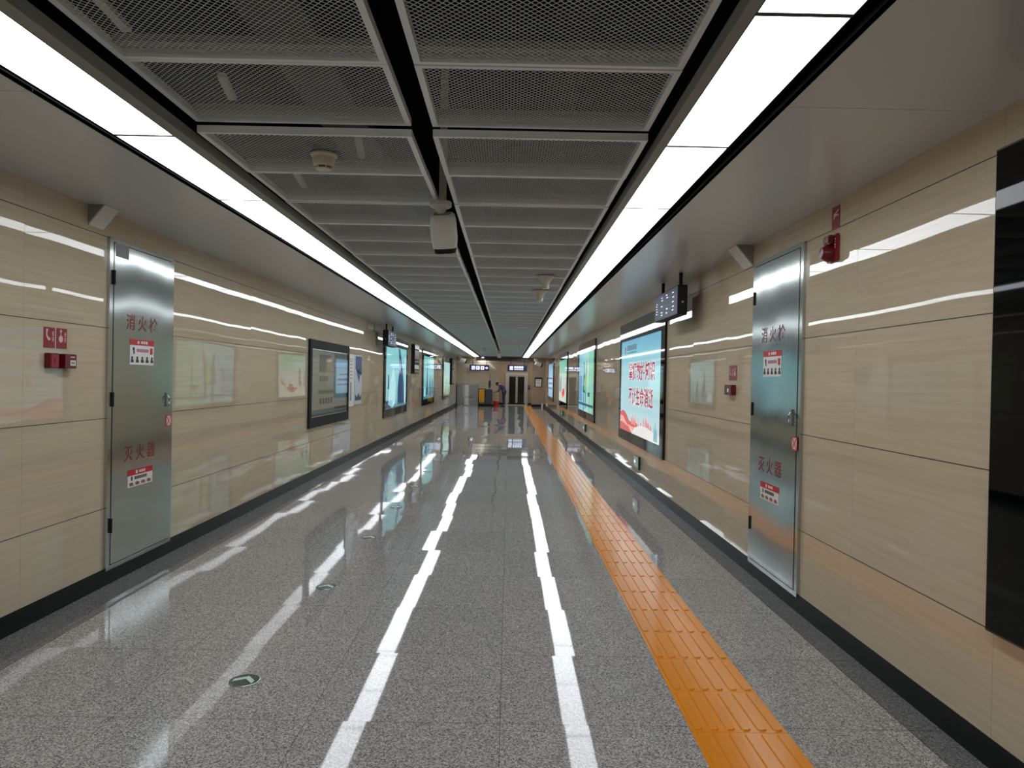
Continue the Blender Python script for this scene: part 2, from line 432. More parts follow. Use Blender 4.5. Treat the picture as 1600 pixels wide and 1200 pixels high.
# ------------------------------------------------------------------ floor arrows
t = thing('floor_marker', '', 'floor marker', group='round green arrow markers on the floor')
MB().lathe([(0.073, 0.0), (0.073, 0.003), (0.069, 0.0045)], 36).build('rim', M_CHROME, t, smooth=True)
MB().lathe([(0.069, 0.0045), (0.068, 0.0055)], 36).build('disc', M_DGREEN, t)
ch = [(-0.052, -0.030), (0.0, 0.012), (0.052, -0.030), (0.052, 0.000), (0.0, 0.044), (-0.052, 0.000)]
mm = MB(); n = len(ch)
mm.add([(x, y, 0.0054) for x, y in ch] + [(x, y, 0.0062) for x, y in ch],
       [(6, 7, 10, 11), (7, 8, 9, 10)] + [(i, (i + 1) % n, (i + 1) % n + n, i + n) for i in range(n)])
mm.build('chevron', M_PGREEN, t)
for i in range(8):
    lab = ('round dark green floor disc with pale chevron, %s from the near end' % ORD[i]) if i else 'nearest round dark green floor disc with pale chevron'
    loc = (-1.26, 3.49 + 1.57 * i, 0)
    if i == 0: t.location = loc; t['label'] = lab; t.rotation_euler = (0, 0, -0.18)
    else: o = dup(t, loc, lab, rz=-0.12 + 0.1 * math.sin(i * 2.1))

# ------------------------------------------------------------------ hydrant cabinets (local x 0..w, z)
def cabinet(t, w, mirror):
    z0, z1 = 0.11, 2.425
    f = MB(); fw = 0.045
    f.box(0, fw, -0.022, 0, z0, z1); f.box(w - fw, w, -0.022, 0, z0, z1)
    f.box(fw, w - fw, -0.022, 0, z1 - 0.03, z1); f.box(fw, w - fw, -0.022, 0, z0, z0 + 0.03)
    f.build('frame', M_STEEL, t)
    box('recess', M_BLACK, t, fw, w - fw, -0.006, -0.001, z0 + 0.03, z1 - 0.03)
    d = box('door', M_STEEL, t, fw + 0.006, w - fw - 0.006, -0.026, -0.006, z0 + 0.036, z1 - 0.036, 0.002)
    d['label'] = 'brushed steel door'
    Y = -0.0265
    # hinges on the left edge, handle on the right edge
    for hz in (0.42, 1.30, 2.15):
        MB().tube([(fw + 0.002, -0.03, hz - 0.05), (fw + 0.002, -0.03, hz + 0.05)], 0.008, 8).build('hinge', M_BLACK, d, smooth=True)
    hx = w - 0.115
    hb = MB(); hb.box(hx - 0.012, hx + 0.012, -0.036, -0.026, 1.22, 1.33); hb.tube([(hx, -0.04, 1.31), (hx, -0.052, 1.29), (hx, -0.052, 1.245), (hx, -0.04, 1.225)], 0.006, 8)
    hb.build('handle', M_CHROME, d, smooth=True)
    c = w / 2 - 0.03
    text('lettering', '消 火 栓', M_REDTXT, t, c, 1.855, 0.45, 0.112, Y, bold=0.004)
    text('lettering', '灭 火 器', M_REDTXT, t, c - 0.01, 0.90, 0.45, 0.112, Y, bold=0.004)
    # upper instruction sticker
    s = flat('instruction_sticker', M_WHITEP, t, [rect(c - 0.175, c + 0.175, 1.548, 1.692)], Y); s['label'] = 'white and red printed sheet with small pictures'
    flat('red_header', M_REDP, s, [rect(c - 0.175, c + 0.175, 1.692, 1.735)], Y, 0.0012)
    flat('logo_mark', M_WHITEP, s, [rect(c - 0.07, c - 0.045, 1.702, 1.724)], Y - 0.0012)
    bits = [rect(c - 0.02 + 0.035 * i, c + 0.006 + 0.035 * i, 1.704, 1.724) for i in range(3)]
    flat('header_marks', M_WHITEP, s, bits, Y - 0.0012)
    flat('sheet_text', M_MAGP, s, [rect(c - 0.08 + 0.022 * i, c - 0.064 + 0.022 * i, 1.642, 1.666) for i in range(8)], Y - 0.001)
    flat('side_box', M_REDP, s, [rect(c + 0.115, c + 0.155, 1.628, 1.676)], Y - 0.001)
    flat('extinguisher_picture', M_DARKP, s, [disc(c - 0.125, 1.663, 0.014), disc(c - 0.120, 1.640, 0.010, 0.016)], Y - 0.001)
    for i in range(5):
        x = c - 0.145 + 0.0725 * i
        flat('step_figure', M_DARKP, s, [disc(x, 1.600, 0.013, 0.010, 10), [(x - 0.022, 1.564), (x + 0.020, 1.564), (x + 0.024, 1.574), (x + 0.002, 1.598), (x - 0.016, 1.588)]], Y - 0.001)
    # lower instruction sticker
    s = flat('instruction_sticker', M_WHITEP, t, [rect(c - 0.18, c + 0.18, 0.648, 0.732)], Y); s['label'] = 'white and red printed label, lower one'
    flat('red_header', M_REDP, s, [rect(c - 0.18, c + 0.18, 0.732, 0.775)], Y, 0.0012)
    flat('logo_mark', M_WHITEP, s, [rect(c - 0.07, c - 0.045, 0.742, 0.765)], Y - 0.0012)
    flat('header_marks', M_WHITEP, s, [rect(c - 0.02 + 0.032 * i, c + 0.002 + 0.032 * i, 0.744, 0.763) for i in range(3)], Y - 0.0012)
    flat('sheet_text', M_DARKP, s, [rect(c - 0.085 + 0.026 * i, c - 0.066 + 0.026 * i, 0.699, 0.722) for i in range(7)] + [disc(c - 0.125, 0.710, 0.011, 0.018)], Y - 0.001)
    for i in range(4): flat('step_figure', M_BROWNP, s, [[(c - 0.155 + 0.085 * i, 0.657), (c - 0.10 + 0.085 * i, 0.657), (c - 0.105 + 0.085 * i, 0.675), (c - 0.13 + 0.085 * i, 0.683), (c - 0.16 + 0.085 * i, 0.677)]], Y - 0.001)
    # tamper sticker across the door edge
    sx = w - 0.07
    s = flat('seal_sticker', M_REDP, t, [rect(sx - 0.045, sx + 0.045, 1.06, 1.15)], Y); s['label'] = 'small red and white seal sticker'
    q = [[(sx - 0.03, 1.143), (sx + 0.03, 1.143), (sx, 1.113)], [(sx - 0.03, 1.067), (sx + 0.03, 1.067), (sx, 1.097)],
         [(sx - 0.038, 1.135), (sx - 0.038, 1.075), (sx - 0.008, 1.105)], [(sx + 0.038, 1.075), (sx + 0.038, 1.135), (sx + 0.008, 1.105)]]
    flat('sticker_pattern', M_PINKP, s, q, Y - 0.001)
    return d
t = lwall('hydrant_cabinet', 'tall stainless steel fire hydrant cabinet with red characters in the left wall', 'fire cabinet', 4.952, 0, 'stainless fire hydrant cabinets')
d = cabinet(t, 0.945, False)
s = flat('vent_patch', M_GREYP, t, [rect(0.065, 0.235, 2.30, 2.395)], -0.0265); s['label'] = 'small darker grey patch in the upper corner'
t = rwall('hydrant_cabinet', 'tall stainless steel fire hydrant cabinet with red characters in the right wall', 'fire cabinet', 5.588, 0, 'stainless fire hydrant cabinets')
cabinet(t, 0.948, True)

# ------------------------------------------------------------------ wedge boxes under the soffit
def wedge(t, xw, sgn, L=0.21, H=0.165, W=0.14):
    # triangular prism: against wall (x=0) and soffit (z=0), running along y
    m = MB()
    m.prism([(0, 0), (-W, 0), (-W, -0.012), (-0.012, -H), (0, -H)], 0.003, L)
    for v in range(len(m.v)): x, y, z = m.v[v]; m.v[v] = (x * sgn, y, z)
    m.build('casing', M_GREYP, t)
    f = MB(); f.add([((-W - 0.004) * sgn, 0.0, -0.010), ((-W - 0.004) * sgn, L, -0.010), (-0.010 * sgn, L, -H - 0.004), (-0.010 * sgn, 0.0, -H - 0.004),
                     ((-W) * sgn, 0.0, -0.002), ((-W) * sgn, L, -0.002), (-0.004 * sgn, L, -H + 0.004), (-0.004 * sgn, 0.0, -H + 0.004)],
                    [(0, 1, 2, 3), (7, 6, 5, 4), (0, 4, 5, 1), (1, 5, 6, 2), (2, 6, 7, 3), (3, 7, 4, 0)])
    fo = f.build('sloping_front', M_WHITE, t); fo['label'] = 'pale sloping front plate'
t = thing('corner_speaker', 'pale wedge-shaped speaker tucked under the ceiling beside the left cabinet', 'speaker', (XL - 0.003, 4.72, ZS + 0.002), group='wedge speakers'); wedge(t, XL, -1, 0.17, 0.135, 0.11)
t = thing('corner_speaker', 'pale wedge-shaped speaker tucked under the ceiling beside the right cabinet', 'speaker', (XR + 0.003, 5.66, ZS + 0.002), group='wedge speakers'); wedge(t, XR, 1)

# ------------------------------------------------------------------ fire alarm devices
def handset(x, z, s):
    return [[(x - .30 * s, z + .42 * s), (x - .12 * s, z + .46 * s), (x - .06 * s, z + .30 * s), (x - .16 * s, z + .22 * s), (x - .16 * s, z - .05 * s),
             (x + .06 * s, z - .28 * s), (x + .16 * s, z - .24 * s), (x + .26 * s, z - .36 * s), (x + .14 * s, z - .48 * s), (x - .06 * s, z - .46 * s), (x - .30 * s, z - .12 * s)]]
def glyphs(x, z0, z1, n, w):
    p = []; h = (z1 - z0) / n
    for i in range(n):
        a = z0 + h * i + h * 0.12; b = z0 + h * (i + 1) - h * 0.12
        p += [rect(x - w / 2, x + w / 2, b - h * .12, b), rect(x - w * .1, x + w * .1, a, b - h * .12), rect(x - w / 2, x + w / 2, (a + b) / 2 - h * .06, (a + b) / 2 + h * .06), rect(x - w / 2, x + w / 2, a, a + h * .1)]
    return p
YA = 4.290
t = lwall('alarm_plate', 'red wall plate with a white telephone handset symbol, left wall', 'sign', YA)
box('plate', M_PLATE, t, 0, 0.105, -0.004, 0, 1.631, 1.755)
p = MATS['red_print']
flat('handset_symbol', M_PINKP, t, handset(0.043, 1.712, 0.075), -0.004)
flat('plate_characters', M_PINKP, t, glyphs(0.086, 1.668, 1.735, 2, 0.018), -0.004)
t = lwall('alarm_plate', 'red wall plate with a white hand button symbol, beside the handset plate', 'sign', YA + 0.122)
box('plate', M_PLATE, t, 0, 0.102, -0.004, 0, 1.631, 1.755)
flat('button_symbol', M_PINKP, t, [disc(0.040, 1.738, 0.010), rect(0.037, 0.043, 1.705, 1.735), disc(0.040, 1.690, 0.020, 0.022)], -0.004)
flat('plate_characters', M_PINKP, t, glyphs(0.083, 1.668, 1.735, 2, 0.018), -0.004)
t = lwall('alarm_call_point', 'small red fire call point box under the handset plate', 'fire alarm', YA + 0.008)
box('casing', M_DRED, t, 0, 0.095, -0.035, 0, 1.508, 1.600, 0.004)
box('press_panel', M_RED, t, 0.014, 0.085, -0.038, -0.035, 1.516, 1.592)
flat('arrow_mark', M_DRED, t, [[(0.040, 1.530), (0.060, 1.553), (0.040, 1.575)]], -0.038)
t = lwall('alarm_telephone_socket', 'dark red box with a white label, right of the red call point', 'fire alarm', YA + 0.124)
box('casing', M_DRED, t, 0, 0.122, -0.055, 0, 1.508, 1.598, 0.004)
lb = flat('label_plate', M_WHITEP, t, [rect(0.055, 0.108, 1.527, 1.560)], -0.055); lb['label'] = 'white label'
flat('label_marks', M_DARKP, t, [rect(0.064 + 0.012 * i, 0.071 + 0.012 * i, 1.536, 1.550) for i in range(3)], -0.056)
flat('casing_marks', M_PINKP, t, [rect(0.055, 0.100, 1.576, 1.583)], -0.055)
# right wall, near: plate and sounder-beacon
t = rwall('alarm_plate', 'red vertical plate high on the right wall above the alarm sounder', 'sign', 4.283)
box('plate', M_PLATE, t, 0, 0.103, -0.004, 0, 2.418, 2.552)
flat('sounder_symbol', M_PINKP, t, [[(0.02, 2.505), (0.05, 2.515), (0.085, 2.530), (0.085, 2.522), (0.05, 2.505), (0.085, 2.500), (0.085, 2.492), (0.045, 2.492), (0.03, 2.478), (0.02, 2.478), (0.03, 2.495)]], -0.004)
t = rwall('alarm_sounder', 'dark red round fire alarm sounder with light on the right wall', 'fire alarm', 4.315)
box('backplate', M_RED, t, 0, 0.140, -0.022, 0, 2.225, 2.385, 0.006)
ob = MB().lathe([(0.052, 0.0), (0.050, 0.030), (0.040, 0.042), (0.030, 0.060), (0.001, 0.062)], 28).build('horn', M_DRED, t, smooth=True)
ob.rotation_euler = (PI / 2, 0, 0); ob.location = (0.066, -0.020, 2.277)
box('strobe_cover', M_DRED, t, 0.022, 0.112, -0.055, -0.022, 2.325, 2.378, 0.008)
flat('casing_marks', M_PINKP, t, [rect(0.118, 0.126, 2.30 + .016 * i, 2.309 + .016 * i) for i in range(4)], -0.022)
t = rwall('alarm_plate', 'small red plate with pale symbols on the right wall before the cabinet', 'sign', 6.215)
box('plate', M_PLATE, t, 0, 0.205, -0.004, 0, 1.520, 1.646)
flat('handset_symbol', M_PINKP, t, handset(0.050, 1.59, 0.07), -0.004)
flat('button_symbol', M_PINKP, t, [disc(0.155, 1.615, 0.010), rect(0.151, 0.159, 1.585, 1.61), disc(0.155, 1.572, 0.020)] + glyphs(0.103, 1.55, 1.62, 2, 0.02), -0.004)
t = rwall('alarm_call_point', 'small dark red call point box on the right wall under its red plate', 'fire alarm', 6.215)
box('casing', M_DRED, t, 0.0, 0.190, -0.045, 0, 1.392, 1.480, 0.004)
flat('label_plate', M_WHITEP, t, [rect(0.085, 0.125, 1.418, 1.448)], -0.045)

# ------------------------------------------------------------------ low exit signs on the right wall
t = rwall('exit_sign', '', 'exit sign', 10.69, 0, 'small low wall signs')
box('casing', M_GREYP, t, 0, 0.41, -0.03, 0, 0.215, 0.405, 0.004)
flat('face', pbr('pale_exit_face', rgb(150, 170, 165), 0.2, emis=rgb(110, 140, 128), es=0.25), t, [rect(0.02, 0.36, 0.235, 0.385)], -0.030)
box('green_edge', M_DGREEN, t, 0.37, 0.412, -0.033, -0.002, 0.215, 0.405)
flat('arrow_symbol', M_SIGNW, t, [[(0.05, 0.31), (0.10, 0.345), (0.10, 0.32), (0.17, 0.32), (0.17, 0.30), (0.10, 0.30), (0.10, 0.275)]], -0.031)
t['label'] = 'small green-edged exit sign low on the right wall under the first poster'
dup(t, (XR, 17.95, 0), 'small green-edged exit sign low on the right wall under the second poster')
dup(t, (XR, 25.3, 0), 'small green-edged exit sign low on the right wall under the third poster')

# ------------------------------------------------------------------ advertising light boxes
def ad_frame(t, w, z0, z1, px0, px1, pz0, pz1):
    box('frame', M_GLASSBLK, t, 0, w, -0.03, 0, z0, z1, 0.003)
    return px0, px1, pz0, pz1
def gradient(name, bands, vertical=True, wob=0.12):
    """a lit picture whose ink colours run through the given bands"""
    m = pbr('lit_' + name, (0.01, 0.01, 0.01, 1), 0.05, emis=(1, 1, 1, 1), es=1.0)
    h = N(m); tc = h.n('ShaderNodeTexCoord'); sp = h.n('ShaderNodeSeparateXYZ'); h.nt.links.new(tc.outputs['Generated'], sp.inputs[0])
    v = sp.outputs[2] if vertical else sp.outputs[0]
    nz = h.noise(tc.outputs['Generated'], 3.0, 2)
    f = h.math('ADD', v, h.math('MULTIPLY', h.math('SUBTRACT', nz, 0.5), wob))
    r = h.n('ShaderNodeValToRGB'); h.nt.links.new(f, r.inputs[0]); e = r.color_ramp.elements
    e[0].position = bands[0][0]; e[0].color = rgb(*bands[0][1]); e[1].position = bands[-1][0]; e[1].color = rgb(*bands[-1][1])
    for p, c in bands[1:-1]: x = e.new(p); x.color = rgb(*c)
    h.nt.links.new(r.outputs[0], h.b.inputs['Emission Color'])
    return m
# right wall, first: health poster. local x = 12.21 - Y
t = rwall('advertising_lightbox', 'lit pale blue poster with two lines of red characters', 'poster', 12.21, 0, 'lit posters on the right wall')
ad_frame(t, 3.51, 0.54, 2.42, 0, 0, 0, 0)
px0, px1, pz0, pz1 = 0.20, 3.29, 0.70, 2.13
m_p1 = gradient('health_poster', [(0.0, (196, 214, 218)), (0.35, (172, 212, 220)), (0.7, (160, 208, 218)), (0.86, (126, 190, 206)), (1.0, (104, 168, 200))])
flat('picture_panel', m_p1, t, [rect(px0, px1, pz0, pz1)], -0.030)
PF = -0.032
cx = 12.21 - 10.23
wl = flat('lettering_outline', lit('white_outline', 232, 222, 224), t, [rect(0, 0.001, 0, 0.001)], PF); bpy.data.objects.remove(wl)
o = text('lettering', '掌握救护知识', lit('white_outline', 230, 216, 220), t, cx, 1.635, 2.02, 0.30, PF, bold=0.05); o['label'] = 'white outline of the upper red characters'
o = text('lettering', '不让生命消逝', lit('white_outline', 230, 216, 220), t, cx - 0.05, 1.27, 1.92, 0.30, PF, bold=0.05); o['label'] = 'white outline of the lower red characters'
text('lettering', '掌握救护知识', lit('red_ink', 158, 44, 74), t, cx, 1.635, 1.98, 0.27, PF - 0.0012, bold=0.018)
text('lettering', '不让生命消逝', lit('red_ink', 158, 44, 74), t, cx - 0.05, 1.27, 1.88, 0.27, PF - 0.0012, bold=0.018)
# ribbon and skyline
rib = [(px0, 0.98), (0.35, 1.01), (0.55, 1.02), (0.8, 0.97), (1.05, 0.88), (1.3, 0.86), (1.55, 0.89), (1.75, 0.87), (1.8, 0.83), (1.5, 0.80), (1.25, 0.80), (1.1, 0.76), (1.35, 0.70), (px0, 0.70)]
flat('ribbon', lit('red_ribbon', 204, 92, 88), t, [rib], PF)
flat('ribbon_highlight', lit('pink_ribbon', 232, 168, 160), t, [[(px0, 0.93), (0.5, 0.92), (0.8, 0.84), (0.95, 0.78), (0.7, 0.80), (0.4, 0.83), (px0, 0.82)], [(0.9, 0.82), (1.4, 0.80), (1.7, 0.79), (1.5, 0.75), (1.1, 0.76)]], PF - 0.001)
sk = []
for x, hh, ww in ((1.30, .16, .05), (1.42, .22, .035), (1.52, .13, .06), (1.62, .25, .03), (2.05, .10, .05), (2.25, .20, .04), (2.38, .26, .03), (2.48, .19, .05), (2.60, .14, .06), (2.75, .10, .05)):
    sk.append([(x - ww, 0.84), (x - ww, 0.84 + hh * .4), (x, 0.84 + hh * .75), (x + ww, 0.84 + hh * .4), (x + ww, 0.84)])
for q in sk: flat('tower_print', lit('pink_print', 214, 136, 140), t, [q], PF)
flat('hill_print', lit('pale_print', 226, 224, 222), t, [[(1.3, 0.70), (1.6, 0.80), (2.0, 0.86), (2.5, 0.86), (2.9, 0.82), (px1, 0.80), (px1, 0.70)]], PF - 0.001)
flat('trees_print', lit('teal_print', 120, 170, 186), t, [[(2.95, 0.72), (2.98, 0.93), (3.03, 0.85), (3.08, 1.0), (3.13, 0.84), (3.18, 0.90), (3.2, 0.72)]], PF - 0.002)
flat('sail_print', lit('orange_print', 206, 120, 60), t, [[(1.84, 0.84), (1.90, 0.84), (1.87, 0.97)]], PF - 0.002)
# logo mark and caption
flat('logo_mark', lit('red_ink', 158, 44, 74), t, [disc(0.60, 2.00, 0.05, 0.035), [(0.56, 1.96), (0.64, 1.96), (0.60, 1.90)]], PF)
flat('caption_marks', lit('dark_ink', 90, 110, 120), t, [rect(0.78 + .14 * i, 0.88 + .14 * i, 1.97, 2.05) for i in range(6)] + [rect(0.78, 1.62, 1.925, 1.94)], PF)

# right second: green-blue poster with climbing plant figure
t = rwall('advertising_lightbox', 'lit teal and green poster with dark vertical stem shapes, second on the right wall', 'poster', 19.48, 0, 'lit posters on the right wall')
ad_frame(t, 3.72, 0.54, 2.42, 0, 0, 0, 0)
m2 = gradient('plant_poster', [(0.0, (126, 186, 206)), (0.3, (142, 200, 214)), (0.55, (160, 212, 206)), (0.8, (140, 206, 180)), (1.0, (118, 190, 160))], vertical=False)
flat('picture_panel', m2, t, [rect(0.25, 3.55, 0.72, 2.19)], -0.030)
flat('stem_print', lit('dark_teal', 40, 92, 108), t, [rect(1.45, 1.60, 0.72, 1.95), [(1.85, 0.80), (2.0, 0.80), (2.05, 1.4), (2.2, 1.9), (2.1, 2.0), (1.9, 1.5)], rect(1.3, 2.0, 1.18, 1.35), [(1.4, 1.35), (1.75, 1.55), (1.6, 1.7), (1.4, 1.6)], rect(2.75, 2.79, 0.72, 2.15)], -0.032)
flat('leaf_print', lit('leaf_green', 150, 196, 96), t, [[(1.65, 1.25), (1.95, 1.2), (2.0, 1.5), (1.85, 1.75), (1.7, 1.5)]], -0.033)
flat('railing_print', lit('dark_teal', 40, 92, 108), t, [rect(0.25, 3.55, 0.86, 0.92), rect(2.4, 2.9, 1.10, 1.20)], -0.0335)
flat('water_print', lit('mid_blue', 96, 150, 190), t, [rect(0.3, 1.1, 0.95, 1.6)], -0.0315)
# right third
t = rwall('advertising_lightbox', 'lit pale poster with a red swoosh at its lower half, third on the right wall', 'poster', 27.0, 0, 'lit posters on the right wall')
ad_frame(t, 3.72, 0.52, 2.40, 0, 0, 0, 0)
m3 = gradient('scroll_poster', [(0.0, (206, 216, 200)), (0.5, (200, 214, 206)), (0.75, (140, 196, 176)), (1.0, (110, 186, 158))])
flat('picture_panel', m3, t, [rect(0.25, 3.55, 0.72, 2.17)], -0.030)
flat('brush_print', lit('grey_ink', 96, 112, 116), t, [[(0.5, 1.0), (0.9, 1.1), (0.8, 1.5), (0.5, 1.7)], [(1.1, 1.0), (1.4, 1.1), (1.3, 1.7), (1.1, 1.6)]], -0.032)
flat('swoosh_print', lit('deep_red', 170, 50, 54), t, [[(1.5, 1.05), (2.2, 0.85), (2.9, 1.05), (3.4, 1.5), (3.3, 1.2), (2.7, 0.95), (2.1, 0.9)], [(1.9, 0.95), (2.7, 1.0), (2.6, 1.2), (2.1, 1.15)]], -0.032)
# right fourth
t = rwall('advertising_lightbox', 'lit pale blue poster with violet bands, farthest on the right wall', 'poster', 34.2, 0, 'lit posters on the right wall')
ad_frame(t, 3.72, 0.52, 2.40, 0, 0, 0, 0)
m4 = gradient('blue_poster', [(0.0, (130, 180, 206)), (0.4, (170, 200, 220)), (0.7, (150, 190, 216)), (1.0, (110, 160, 196))])
flat('picture_panel', m4, t, [rect(0.25, 3.5, 0.70, 2.18)], -0.030)
flat('band_print', lit('violet_ink', 120, 110, 160), t, [rect(0.5, 3.2, 1.25, 1.36), rect(0.5, 3.2, 1.05, 1.12), rect(0.8, 2.9, 1.5, 1.56)], -0.032)
# right near: unlit black screen
t = rwall('advertising_lightbox', 'switched-off black glass display panel at the near end of the right wall', 'display panel', 2.79, 0, 'display panels nearest the viewer')
MB().box(0, 3.55, -0.034, 0, 0.552, 2.424).build('frame', pbr('brown_frame', rgb(70, 62, 50), 0.4), t)
box('glass', pbr('unlit_black_glass', rgb(3, 5, 5), 0.03, ior=1.28), t, 0.012, 3.538, -0.040, -0.034, 0.562, 2.414)

# left wall light boxes (local x = Y - y0)
t = lwall('advertising_lightbox', 'lit turquoise poster with tall dark blue figure, first of the left wall', 'poster', 15.88, 0, 'lit posters on the left wall')
ad_frame(t, 3.57, 0.56, 2.42, 0, 0, 0, 0)
m5 = gradient('turquoise_poster', [(0.0, (70, 110, 128)), (0.16, (128, 186, 196)), (0.5, (140, 200, 210)), (1.0, (126, 194, 200))])
flat('picture_panel', m5, t, [rect(0.2, 3.35, 0.74, 2.2)], -0.030)
flat('figure_print', lit('navy_ink', 44, 70, 104), t, [[(1.9, 0.80), (3.0, 0.80), (2.9, 1.3), (2.6, 1.75), (2.2, 2.18), (1.95, 2.18), (2.2, 1.7), (2.0, 1.45), (1.9, 1.2)], rect(0.2, 1.1, 0.76, 0.93)], -0.032)
for q in [[(0.5, 0.85), (0.75, 1.3), (1.2, 1.7), (1.6, 1.3), (1.5, 0.85), (1.1, 0.75)], [(2.2, 1.7), (2.3, 1.95), (2.35, 1.7), (2.3, 1.55)], rect(3.05, 3.2, 0.80, 2.0)]: flat('pale_print', lit('ice_blue', 176, 222, 226), t, [q], -0.032)
flat('dark_print', lit('navy_ink', 44, 70, 104), t, [[(0.42, 1.2), (0.6, 1.2), (0.58, 1.5), (0.45, 1.55)]], -0.0335)
t = lwall('advertising_lightbox', 'lit blue-green poster with dark pointed spire shapes, second lit poster on the left wall', 'poster', 22.95, 0, 'lit posters on the left wall')
ad_frame(t, 3.57, 0.56, 2.40, 0, 0, 0, 0)
m6 = gradient('spire_poster', [(0.0, (50, 120, 136)), (0.3, (96, 168, 180)), (0.6, (136, 200, 204)), (1.0, (110, 186, 188))])
flat('picture_panel', m6, t, [rect(0.25, 3.35, 0.76, 2.18)], -0.030)
flat('spire_print', lit('deep_blue', 26, 74, 104), t, [[(0.9, 0.9), (1.5, 0.9), (1.4, 1.3), (1.2, 2.0), (1.05, 1.3)], [(1.9, 0.85), (2.4, 0.85), (2.3, 1.2), (2.15, 1.6), (2.0, 1.2)], [(2.6, 0.9), (3.0, 0.9), (2.95, 1.3), (2.8, 1.5)]], -0.032)
flat('pale_print', lit('ice_blue', 176, 222, 226), t, [[(0.4, 0.85), (0.8, 0.85), (0.7, 1.15), (0.45, 1.1)]], -0.032)
t = lwall('advertising_lightbox', 'lit pale green poster with yellowish foot, third lit poster on the left wall', 'poster', 30.1, 0, 'lit posters on the left wall')
ad_frame(t, 3.5, 0.53, 2.36, 0, 0, 0, 0)
m7 = gradient('meadow_poster', [(0.0, (120, 110, 50)), (0.14, (150, 176, 150)), (0.5, (170, 206, 200)), (1.0, (150, 196, 200))])
flat('picture_panel', m7, t, [rect(0.25, 3.3, 0.70, 2.15)], -0.030)
flat('reed_print', lit('reed_green', 80, 120, 96), t, [[(1.2, 0.8), (1.6, 0.8), (1.45, 1.5)], [(2.2, 0.8), (2.8, 0.8), (2.6, 1.3)], rect(1.8, 1.9, 0.85, 1.4)], -0.032)

# left framed information board (unlit, glossy)
t = lwall('information_board', 'black-framed glossy information board with pale printed sheet on the left wall', 'notice board', 9.93)
W, Z0, Z1 = 2.42, 0.745, 1.995
f = MB(); f.box(0, 0.10, -0.035, 0, Z0, Z1); f.box(W - 0.08, W, -0.035, 0, Z0, Z1); f.box(0.10, W - 0.08, -0.035, 0, Z0, Z0 + 0.14); f.box(0.10, W - 0.08, -0.035, 0, Z1 - 0.13, Z1)
f.build('frame', M_BLACK, t)
MP = pbr('pale_green_paper', rgb(168, 180, 168), 0.6)
sh = box('printed_sheet', MP, t, 0.10, W - 0.08, -0.012, -0.002, Z0 + 0.14, Z1 - 0.13)
flat('blue_block', pbr('slate_blue_print', rgb(66, 88, 104), 0.5), sh, [rect(0.55, 1.25, 1.55, 1.80)], -0.012)
flat('green_bands', pbr('green_print', rgb(76, 108, 62), 0.5), sh, [rect(0.52, 1.40, 1.215, 1.27), rect(0.55, 1.45, 1.535, 1.56)], -0.0125)
flat('sheet_text', M_DARKP, sh, [rect(0.16, 0.42, 1.76 - .09 * i, 1.766 - .09 * i) for i in range(4)] + [rect(0.60 + .1 * i, 0.66 + .1 * i, 1.40, 1.48) for i in range(5)] + [rect(0.6 + .16 * i, 0.7 + .16 * i, 1.06, 1.15) for i in range(5)], -0.013)
flat('poster_reflection', pbr('reflection_pale_blue', rgb(168, 196, 202), 0.5), sh, [rect(1.42, 2.25, 1.08, 1.78)], -0.0128)  # reflection of a lit poster opposite, painted as a pale block
flat('sheet_foot', pbr('slate_grey_print', rgb(88, 100, 104), 0.5), sh, [rect(0.12, 2.3, 0.90, 0.925), rect(1.5, 2.3, 0.96, 1.0)], -0.0128)
mg = bpy.data.materials.new('clear_glass'); mg.use_nodes = True
nt = mg.node_tree; nt.nodes.remove(nt.nodes['Principled BSDF'])
tr = nt.nodes.new('ShaderNodeBsdfTransparent'); gl = nt.nodes.new('ShaderNodeBsdfGlossy'); fr = nt.nodes.new('ShaderNodeLayerWeight'); pw = nt.nodes.new('ShaderNodeMath'); pw.operation = 'POWER'; pw.inputs[1].default_value = 4.0; ad = nt.nodes.new('ShaderNodeMath'); ad.operation = 'MULTIPLY_ADD'; ad.inputs[1].default_value = 0.93; ad.inputs[2].default_value = 0.035; mx = nt.nodes.new('ShaderNodeMixShader')
gl.inputs['Roughness'].default_value = 0.02; fr.inputs[0].default_value = 0.5
nt.links.new(fr.outputs['Facing'], pw.inputs[0]); nt.links.new(pw.outputs[0], ad.inputs[0]); nt.links.new(ad.outputs[0], mx.inputs[0]); nt.links.new(tr.outputs[0], mx.inputs[1]); nt.links.new(gl.outputs[0], mx.inputs[2]); nt.links.new(mx.outputs[0], nt.nodes['Material Output'].inputs[0])
box('glass_cover', mg, t, 0.10, W - 0.08, -0.030, -0.026, Z0 + 0.14, Z1 - 0.13)

# notices beside it
t = lwall('wall_notice', 'narrow white notice with small dark text right of the black-framed board', 'notice', 12.37)
box('sheet', M_WHITEP, t, 0, 0.52, -0.006, 0, 0.95, 1.87)
flat('notice_text', M_GREYP, t, [rect(0.18, 0.34, 1.74 - .06 * i, 1.755 - .06 * i) for i in range(6)] + [rect(0.20, 0.30, 1.05, 1.38), rect(0.1, 0.42, 1.78, 1.79)], -0.006)
t = lwall('wall_notice', 'blue and white notice sheet right of the narrow white notice', 'notice', 12.93)
box('sheet', pbr('ice_white_print', rgb(200, 210, 216), 0.4), t, 0, 0.62, -0.006, 0, 0.97, 1.87)
flat('blue_area', pbr('blue_print', rgb(52, 78, 132), 0.4), t, [[(0.05, 1.62), (0.60, 1.50), (0.60, 1.85), (0.05, 1.85)], [(0.1, 1.62), (0.5, 1.55), (0.35, 1.36)]], -0.006)
